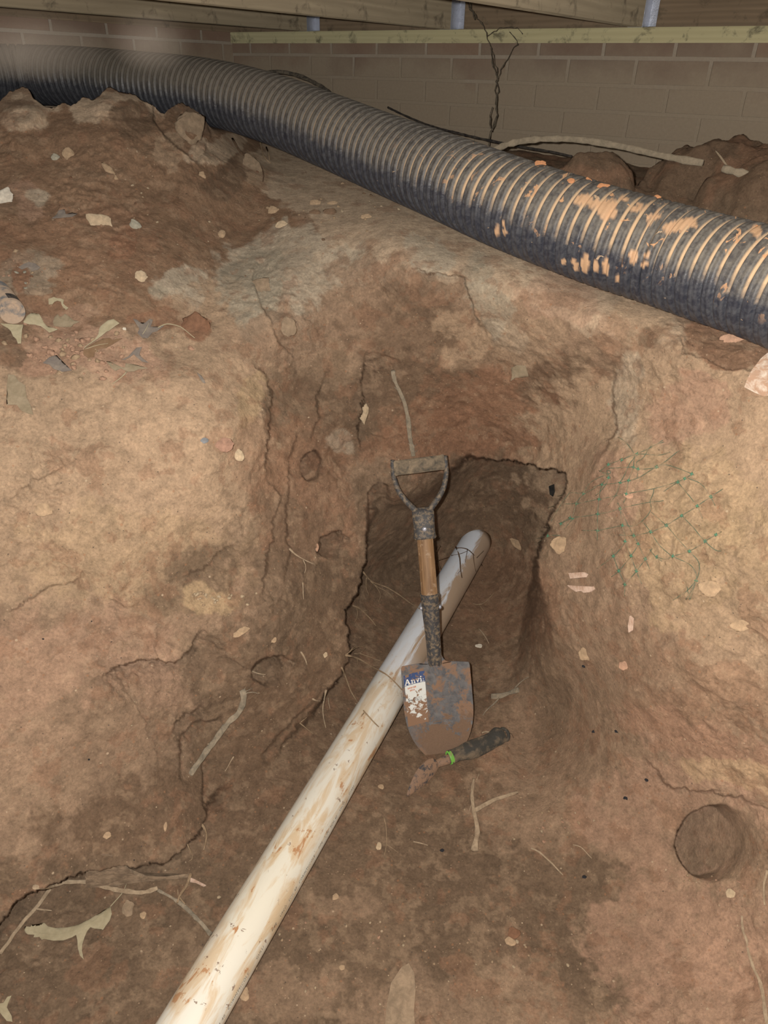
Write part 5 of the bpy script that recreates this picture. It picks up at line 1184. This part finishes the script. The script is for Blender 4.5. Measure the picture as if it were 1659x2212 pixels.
# rubble crumbs of orange soil among the litter at the left, countable
rng = np.random.RandomState(12)
proto = {}
for mt in ('pink', 'tan', 'red'):
    proto[mt] = None
def scatter(n, cx, cy, sx_, sy_, rmin, rmax, mats, label, group, seed, poly=None):
    rg_ = np.random.RandomState(seed); made = 0
    while made < n:
        x, y = cx + rg_.randn() * sx_, cy + rg_.randn() * sy_
        if y < np.interp(x, us, vt) + 8 or x < -5 or x > 1664 or y > 2220: continue
        mt = mats[rg_.randint(len(mats))]; r = rg_.uniform(rmin, rmax) ; r *= rg_.uniform(.6, 1)
        c = surf(x, y, 0, False)
        k = (mt, rg_.randint(3))
        if k not in proto or proto[k] is None:
            V, F_ = blob_vf((0, 0, 0), (1, .8, .6), 6, 0, .35, 300 + k[1] * 7 + len(mt)); me = mesh('pebble', V, F_)
            me.polygons.foreach_set('use_smooth', [True] * len(me.polygons)); me.materials.append(SM[mt]); proto[k] = me
        o = bpy.data.objects.new('pebble', proto[k]); C.objects.link(o)
        zc_ = (c - EYEP) @ FW; s_ = r * zc_ / FPX; o.scale = (s_, s_, s_); o.rotation_euler = (rg_.rand() * .6, rg_.rand() * .6, rg_.rand() * 6.28)
        o.location = c + nrm(EYEP - c) * s_ * .15; nm = {'pink': 'pinkish', 'tan': 'tan', 'red': 'red', 'cream': 'cream', 'grey': 'grey', 'brown': 'brown', 'dark': 'dark'}[mt]
        where = ('upper ' if y < cy else 'lower ') + ('left' if x < cx else 'right')
        tag(o, nm + ' ' + label + ', ' + where, 'pebble', group); made += 1
scatter(75, 145, 765, 75, 24, 4, 10.5, ['pink', 'tan', 'pink'], 'clay crumb among the leaf litter below the can', 'clay crumbs in the leaf litter', 1)
scatter(16, 50, 590, 35, 22, 3, 7, ['pink', 'tan', 'grey', 'red'], 'crumb beside the litter on the pile above the can', 'crumbs on the pile above the can', 2)
scatter(28, 720, 470, 70, 22, 2.5, 6, ['tan', 'cream', 'brown'], 'pebble on the dusty ledge under the black pipe', 'pebbles on the dusty ledge', 3)
scatter(26, 1170, 1770, 70, 35, 2, 5, ['tan', 'pink', 'cream'], 'pebble on the floor right of the Y-shaped root', 'pebbles right of the Y-shaped root', 4)
scatter(30, 740, 2060, 150, 70, 2, 5, ['tan', 'cream', 'pink'], 'pebble on the floor right of the lower white pipe', 'pebbles right of the lower pipe', 5)
scatter(30, 300, 450, 170, 110, 2, 5, ['tan', 'cream', 'brown', 'red'], 'pebble in the brown dirt pile', 'pebbles in the dirt pile', 6)
scatter(22, 1500, 1910, 55, 14, 2, 4, ['pink', 'tan'], 'crumb below the lip of the bored hole', 'crumbs below the bored hole', 7)
scatter(24, 465, 1288, 40, 8, 3, 7, ['cream', 'tan'], 'crumb in a crusty band across the left bank', 'crumbs in the crusty band', 8)
scatter(26, 1120, 2080, 160, 60, 2, 5, ['tan', 'cream'], 'pebble on the floor right of the slab', 'pebbles right of the slab', 9)
scatter(14, 250, 1500, 150, 150, 2, 4, ['dark', 'cream'], 'chip stuck in the lower left bank', 'chips in the lower left bank', 10)
for k, (x, y) in enumerate([(1262, 1439), (1283, 1581), (1332, 1580), (1396, 1684), (1352, 1724), (1262, 1894), (955, 1837)]):
    c = surf(x, y, .001, False); V, F_ = blob_vf((0, 0, 0), (.0045, .0032, .002), 5, 0, .4, 400 + k)
    o = link('soil_fleck', mesh('soil_fleck', V, F_), SM['dark']); o.location = c
    tag(o, ['uppermost dark fleck on the lower right slope', 'left of two dark flecks side by side on the lower right slope', 'right of two dark flecks side by side on the lower right slope', 'dark fleck above and left of the bored hole', 'dark fleck left of the bored hole', 'dark fleck on the floor between root and bored hole', 'lone dark fleck in the middle of the floor'][k], 'fleck')

# ------------------------------------------------------------------ leaves
def leafmat(name, c, c2): 
    m = dusty(name, c, c2, 45, .8, .0006, (.35, .65), .2, 260); return m
LP, LB, LG, LO = leafmat('leaf_pale', (.36, .31, .20), (.47, .41, .28)), leafmat('leaf_brown', (.20, .125, .07), (.28, .18, .11)), leafmat('leaf_grey', (.17, .145, .13), (.28, .235, .19)), leafmat('leaf_olive', (.25, .20, .13), (.36, .29, .20))
def tri_fill(pts2):
    bm = bmesh.new(); vs = [bm.verts.new((x, y, 0)) for x, y in pts2]
    f = bm.faces.new(vs); bmesh.ops.triangulate(bm, faces=[f]); bmesh.ops.subdivide_edges(bm, edges=bm.edges[:], cuts=2, use_grid_fill=True)
    bmesh.ops.triangulate(bm, faces=bm.faces[:])
    V = [(v.co.x, v.co.y) for v in bm.verts]; bm.verts.index_update(); F_ = [tuple(v.index for v in f.verts) for f in bm.faces]; bm.free(); return V, F_
def leaf(label, outline, mat, off=(0, 0), sc=1.0, curl=.006, lift=.004, stem=None, vein=None, seed=0, name='leaf'):
    pts = [(off[0] + x / sc, off[1] + y / sc) for x, y in outline]
    V2, F_ = tri_fill(pts); cx, cy = np.mean([p[0] for p in pts]), np.mean([p[1] for p in pts]); b0 = surf(cx, cy, 0, False)
    rad = max(np.hypot(x - cx, y - cy) for x, y in pts)
    V = []
    for x, y in V2:
        d = np.hypot(x - cx, y - cy) / rad
        l = lift + curl * d * d * (0.6 + .4 * math.sin(3 * math.atan2(y - cy, x - cx) + seed))
        V.append(surf(x, y, l, False) - b0)
    # relax so that it does not copy every lump below
    e = empty(name, b0, label, 'leaf')
    o = link('blade', mesh('blade', V, F_), mat); o.parent = e
    so = o.modifiers.new('s', 'SOLIDIFY'); so.thickness = .0007
    for nm, tr, r in (('stem', stem, .0010), ('vein', vein, .0006)):
        if tr:
            q = smooth3(np.array([surf(off[0] + x / sc, off[1] + y / sc, lift + .0025, False) for x, y in resample(np.c_[np.array(tr, float), np.zeros(len(tr))], 6 * sc)[:, :2]]), 2) - b0
            v, f = tube_vf(q, np.linspace(r, r * .6, len(q)), 6); oo = link(nm, mesh(nm, v, f), LP); oo.parent = e
    return e
A3 = dict(off=(0, 1750), sc=2.765)
leaf('pale oak leaf with toothed lobes lying on the lower left floor', [(660, 575), (668, 620), (655, 660), (640, 680), (615, 716), (598, 700), (596, 672), (570, 680), (540, 700), (520, 725), (505, 760), (492, 800), (490, 840), (500, 892), (478, 870), (466, 830), (462, 780), (455, 745),
     (430, 760), (380, 778), (320, 780), (262, 770), (250, 776), (236, 758), (200, 760), (205, 745), (165, 742), (178, 728), (147, 718), (172, 708), (150, 695), (182, 698), (190, 685), (205, 705), (240, 708), (258, 700), (265, 674), (285, 695), (330, 706), (400, 702), (470, 686), (540, 650), (600, 612)], LP, stem=[(660, 575), (700, 530), (735, 490), (755, 440)], vein=[(655, 590), (560, 660), (450, 715), (330, 742), (200, 728)], **A3)
leaf('torn pale leaf piece at the lower left corner of the floor', [(-20, 1160), (20, 1150), (45, 1115), (70, 1108), (50, 1150), (40, 1180), (70, 1230), (75, 1265), (40, 1260), (0, 1210), (-20, 1200)], LP, **A3)
A7 = dict(off=(150, 650), sc=5.027)
leaf('folded leaf standing on edge with a pale upper half, left bank', [(150, 525), (172, 495), (270, 425), (312, 370), (325, 300), (345, 270), (420, 212), (480, 198), (545, 245), (500, 270), (430, 325), (410, 330), (350, 380), (280, 432), (210, 478)], LP, curl=.012, lift=.010, **A7)
leaf('brown lower half of a folded leaf with a pale midrib, left bank', [(150, 540), (200, 500), (290, 445), (360, 412), (440, 402), (470, 425), (570, 408), (520, 440), (480, 465), (400, 510), (300, 530), (275, 560), (270, 605), (200, 622), (150, 580)], LB, vein=[(170, 525), (300, 480), (420, 462)], **A7)
leaf('grey star-shaped leaf with long curved stem on the left bank', [(690, 195), (730, 205), (765, 235), (800, 275), (820, 240), (870, 195), (905, 208), (895, 245), (880, 282), (960, 282), (1030, 270), (990, 300), (950, 330), (900, 345), (850, 405), (790, 400), (740, 350), (760, 300), (730, 260)], LG, stem=[(960, 290), (1060, 242), (1130, 262), (1200, 272), (1290, 345), (1360, 402)], vein=[(795, 360), (830, 310), (870, 225)], **A7)
leaf('dusty leaf with pointed lobes below the star-shaped one', [(400, 655), (450, 665), (500, 690), (560, 720), (600, 728), (610, 680), (680, 688), (740, 700), (850, 733), (760, 742), (700, 765), (640, 770), (560, 735), (500, 760), (460, 735)], LO, stem=[(620, 770), (600, 800), (530, 855), (465, 902)], **A7)
leaf('narrow curled grey leaf above the dusty lobed one', [(570, 640), (640, 605), (690, 550), (730, 510), (790, 500), (770, 540), (760, 590), (800, 630), (860, 672), (790, 660), (740, 620), (700, 580), (660, 610), (600, 640)], LG, **A7)
leaf('big dust-covered leaf at the left frame edge on the bank', [(50, 1130), (85, 1135), (110, 1170), (150, 1195), (160, 1270), (185, 1320), (200, 1372), (170, 1365), (130, 1350), (100, 1312), (40, 1312), (75, 1262), (40, 1205)], LO, off=(0, 400), sc=2.765)
A6 = dict(off=(0, 540), sc=6.38)
leaf('pale broad leaf sticking out right of the can', [(375, 905), (440, 868), (540, 885), (570, 930), (600, 1000), (650, 1055), (710, 1070), (800, 1095), (740, 1120), (680, 1140), (620, 1090), (560, 1050), (480, 1030), (400, 1025), (320, 1000)], LP, lift=.008, **A6)
leaf('pale leaf hanging below the can', [(0, 1010), (60, 1030), (130, 1050), (230, 1045), (325, 1030), (305, 1100), (300, 1180), (290, 1290), (245, 1290), (225, 1230), (180, 1190), (150, 1120), (110, 1080), (40, 1040)], LP, lift=.008, **A6)
leaf('curled cream flake of leaf above the olive leaf', [(665, 675), (700, 665), (740, 648), (790, 668), (830, 668), (880, 690), (872, 740), (905, 770), (945, 800), (910, 826), (870, 790), (850, 755), (838, 712), (790, 700), (750, 715), (722, 750), (672, 752)], LP, lift=.007, **A6)
leaf('olive leaf half under soil crumbs right of the can', [(730, 1000), (750, 930), (795, 888), (835, 930), (900, 880), (960, 925), (1010, 970), (1095, 990), (1020, 1020), (980, 1062), (850, 1062), (740, 1045)], LO, lift=.006, **A6)
leaf('grey crumpled leaf bits on the pile above the can', [(250, 240), (330, 190), (400, 165), (480, 185), (560, 240), (520, 275), (440, 290), (380, 240), (300, 270)], LG, lift=.004, curl=.01, **A6)
leaf('grey leaf among the pink crumbs under the can', [(590, 1560), (680, 1480), (780, 1450), (800, 1540), (740, 1600), (850, 1640), (990, 1660), (860, 1680), (740, 1640), (680, 1580)], LG, lift=.004, **A6)
leaf('dark crumpled leaf near the top of the dirt pile', [(310, 200), (340, 175), (350, 150), (385, 145), (395, 175), (430, 165), (462, 172), (430, 190), (370, 195)], LG, off=(0, 400), sc=2.765, lift=.004, curl=.010)
leaf('small tan curled leaf stuck in the back bank', [(125, 1090), (160, 1075), (210, 1078), (230, 1140), (190, 1148), (150, 1150), (122, 1172), (130, 1140)], LO, off=(1059, 400), sc=2.765, lift=.006, curl=.008)
leaf('blue-grey narrow leaf on the tan left bank', [(1385, 782), (1430, 812), (1465, 860), (1480, 895), (1450, 890), (1420, 850)], LG, **A7)

# ------------------------------------------------------------------ can lying at the left edge
def can():
    m = dusty('dusty_can', (.16, .16, .16), (.46, .34, .24), 45, .7, .001, (.36, .52), .4, 250)
    c = surf(28, 676, .030, False); zc_ = (c - EYEP) @ FW; r = 27 * zc_ / FPX
    tail = c + (-.030) * RT * 1.6 + .045 * UP * 1.0 + FW * .055
    ax = nrm(tail - c); Lc = .115
    N = nrm(UP - (UP @ ax) * ax); B = np.cross(ax, N); seg = 48
    e = empty('drink_can', c, 'dust-covered can lying in the litter at the left frame edge, round base showing', 'can')
    prof = [(.004, .0), (.004, r * .55), (.0022, r * .80), (0.0, r * .86), (.0008, r * .92), (.004, r * .98), (.009, r), (Lc - .012, r), (Lc - .004, r * .93), (Lc, r * .85), (Lc - .003, r * .82), (Lc - .003, 0)]
    V = [t * ax + rr * (math.cos(a) * N + math.sin(a) * B) for t, rr in prof for a in np.linspace(0, 2 * np.pi, seg, endpoint=False)]
    o = link('body', mesh('body', V, [q for q in grid_faces(len(prof), seg, True)]), m); o.parent = e
    V = []; dark = dusty('can_print', (.02, .022, .03), (.10, .085, .07), 80, .6)
    for t in np.linspace(.012, .035, 8):
        for a in np.linspace(-.35, .55, 16): V.append(t * ax + (r + .0006) * (math.cos(a) * N + math.sin(a) * B))
    o = link('printed_patch', mesh('printed_patch', V, grid_faces(8, 16)), dark); o.parent = e; o['label'] = 'dark printed patch on the can side'
can()

# ------------------------------------------------------------------ drifting dust lit by the flash at the far left
def dust_haze(label, c, rad, dens):
    V, F_ = blob_vf((0, 0, 0), rad, 12)
    F_ = [tuple(reversed(q)) for q in F_]
    m = bpy.data.materials.new('airborne_dust'); m.use_nodes = True; nt = m.node_tree; nt.nodes.clear()
    o = nt.nodes.new('ShaderNodeOutputMaterial'); v = nt.nodes.new('ShaderNodeVolumeScatter'); nt.links.new(v.outputs[0], o.inputs['Volume'])
    v.inputs['Color'].default_value = (1.0, .80, .64, 1); v.inputs['Anisotropy'].default_value = -.35
    co = coords(nt); sc_ = nd(nt, 'Mapping'); sc_.inputs['Scale'].default_value = tuple(1 / q for q in rad); nt.links.new(co, sc_.inputs[0])
    ln = nd(nt, 'VectorMath', operation='LENGTH'); nt.links.new(sc_.outputs[0], ln.inputs[0])
    n = noise(nt, co, 9, 3, .5)
    d = math_(nt, 'MULTIPLY', ramp(nt, ln.outputs['Value'], [(.05, 1.), (.95, 0.)]), math_(nt, 'MULTIPLY', ramp(nt, n, [(.35, .25), (.65, 1.)]), dens))
    nt.links.new(d, v.inputs['Density'])
    ob = link('dust_haze', mesh('dust_haze', V, F_), m); ob.location = c; tag(ob, label, 'dust haze', kind='stuff')
dust_haze('soft puff of dust in the air over the corner of the brick walls', P(325, 88, .95), (.062, .052, .040), 3.2)
dust_haze('wide thin veil of dust in the air at the far left above the pipe', P(60, 100, .95), (.12, .075, .045), 2.2)
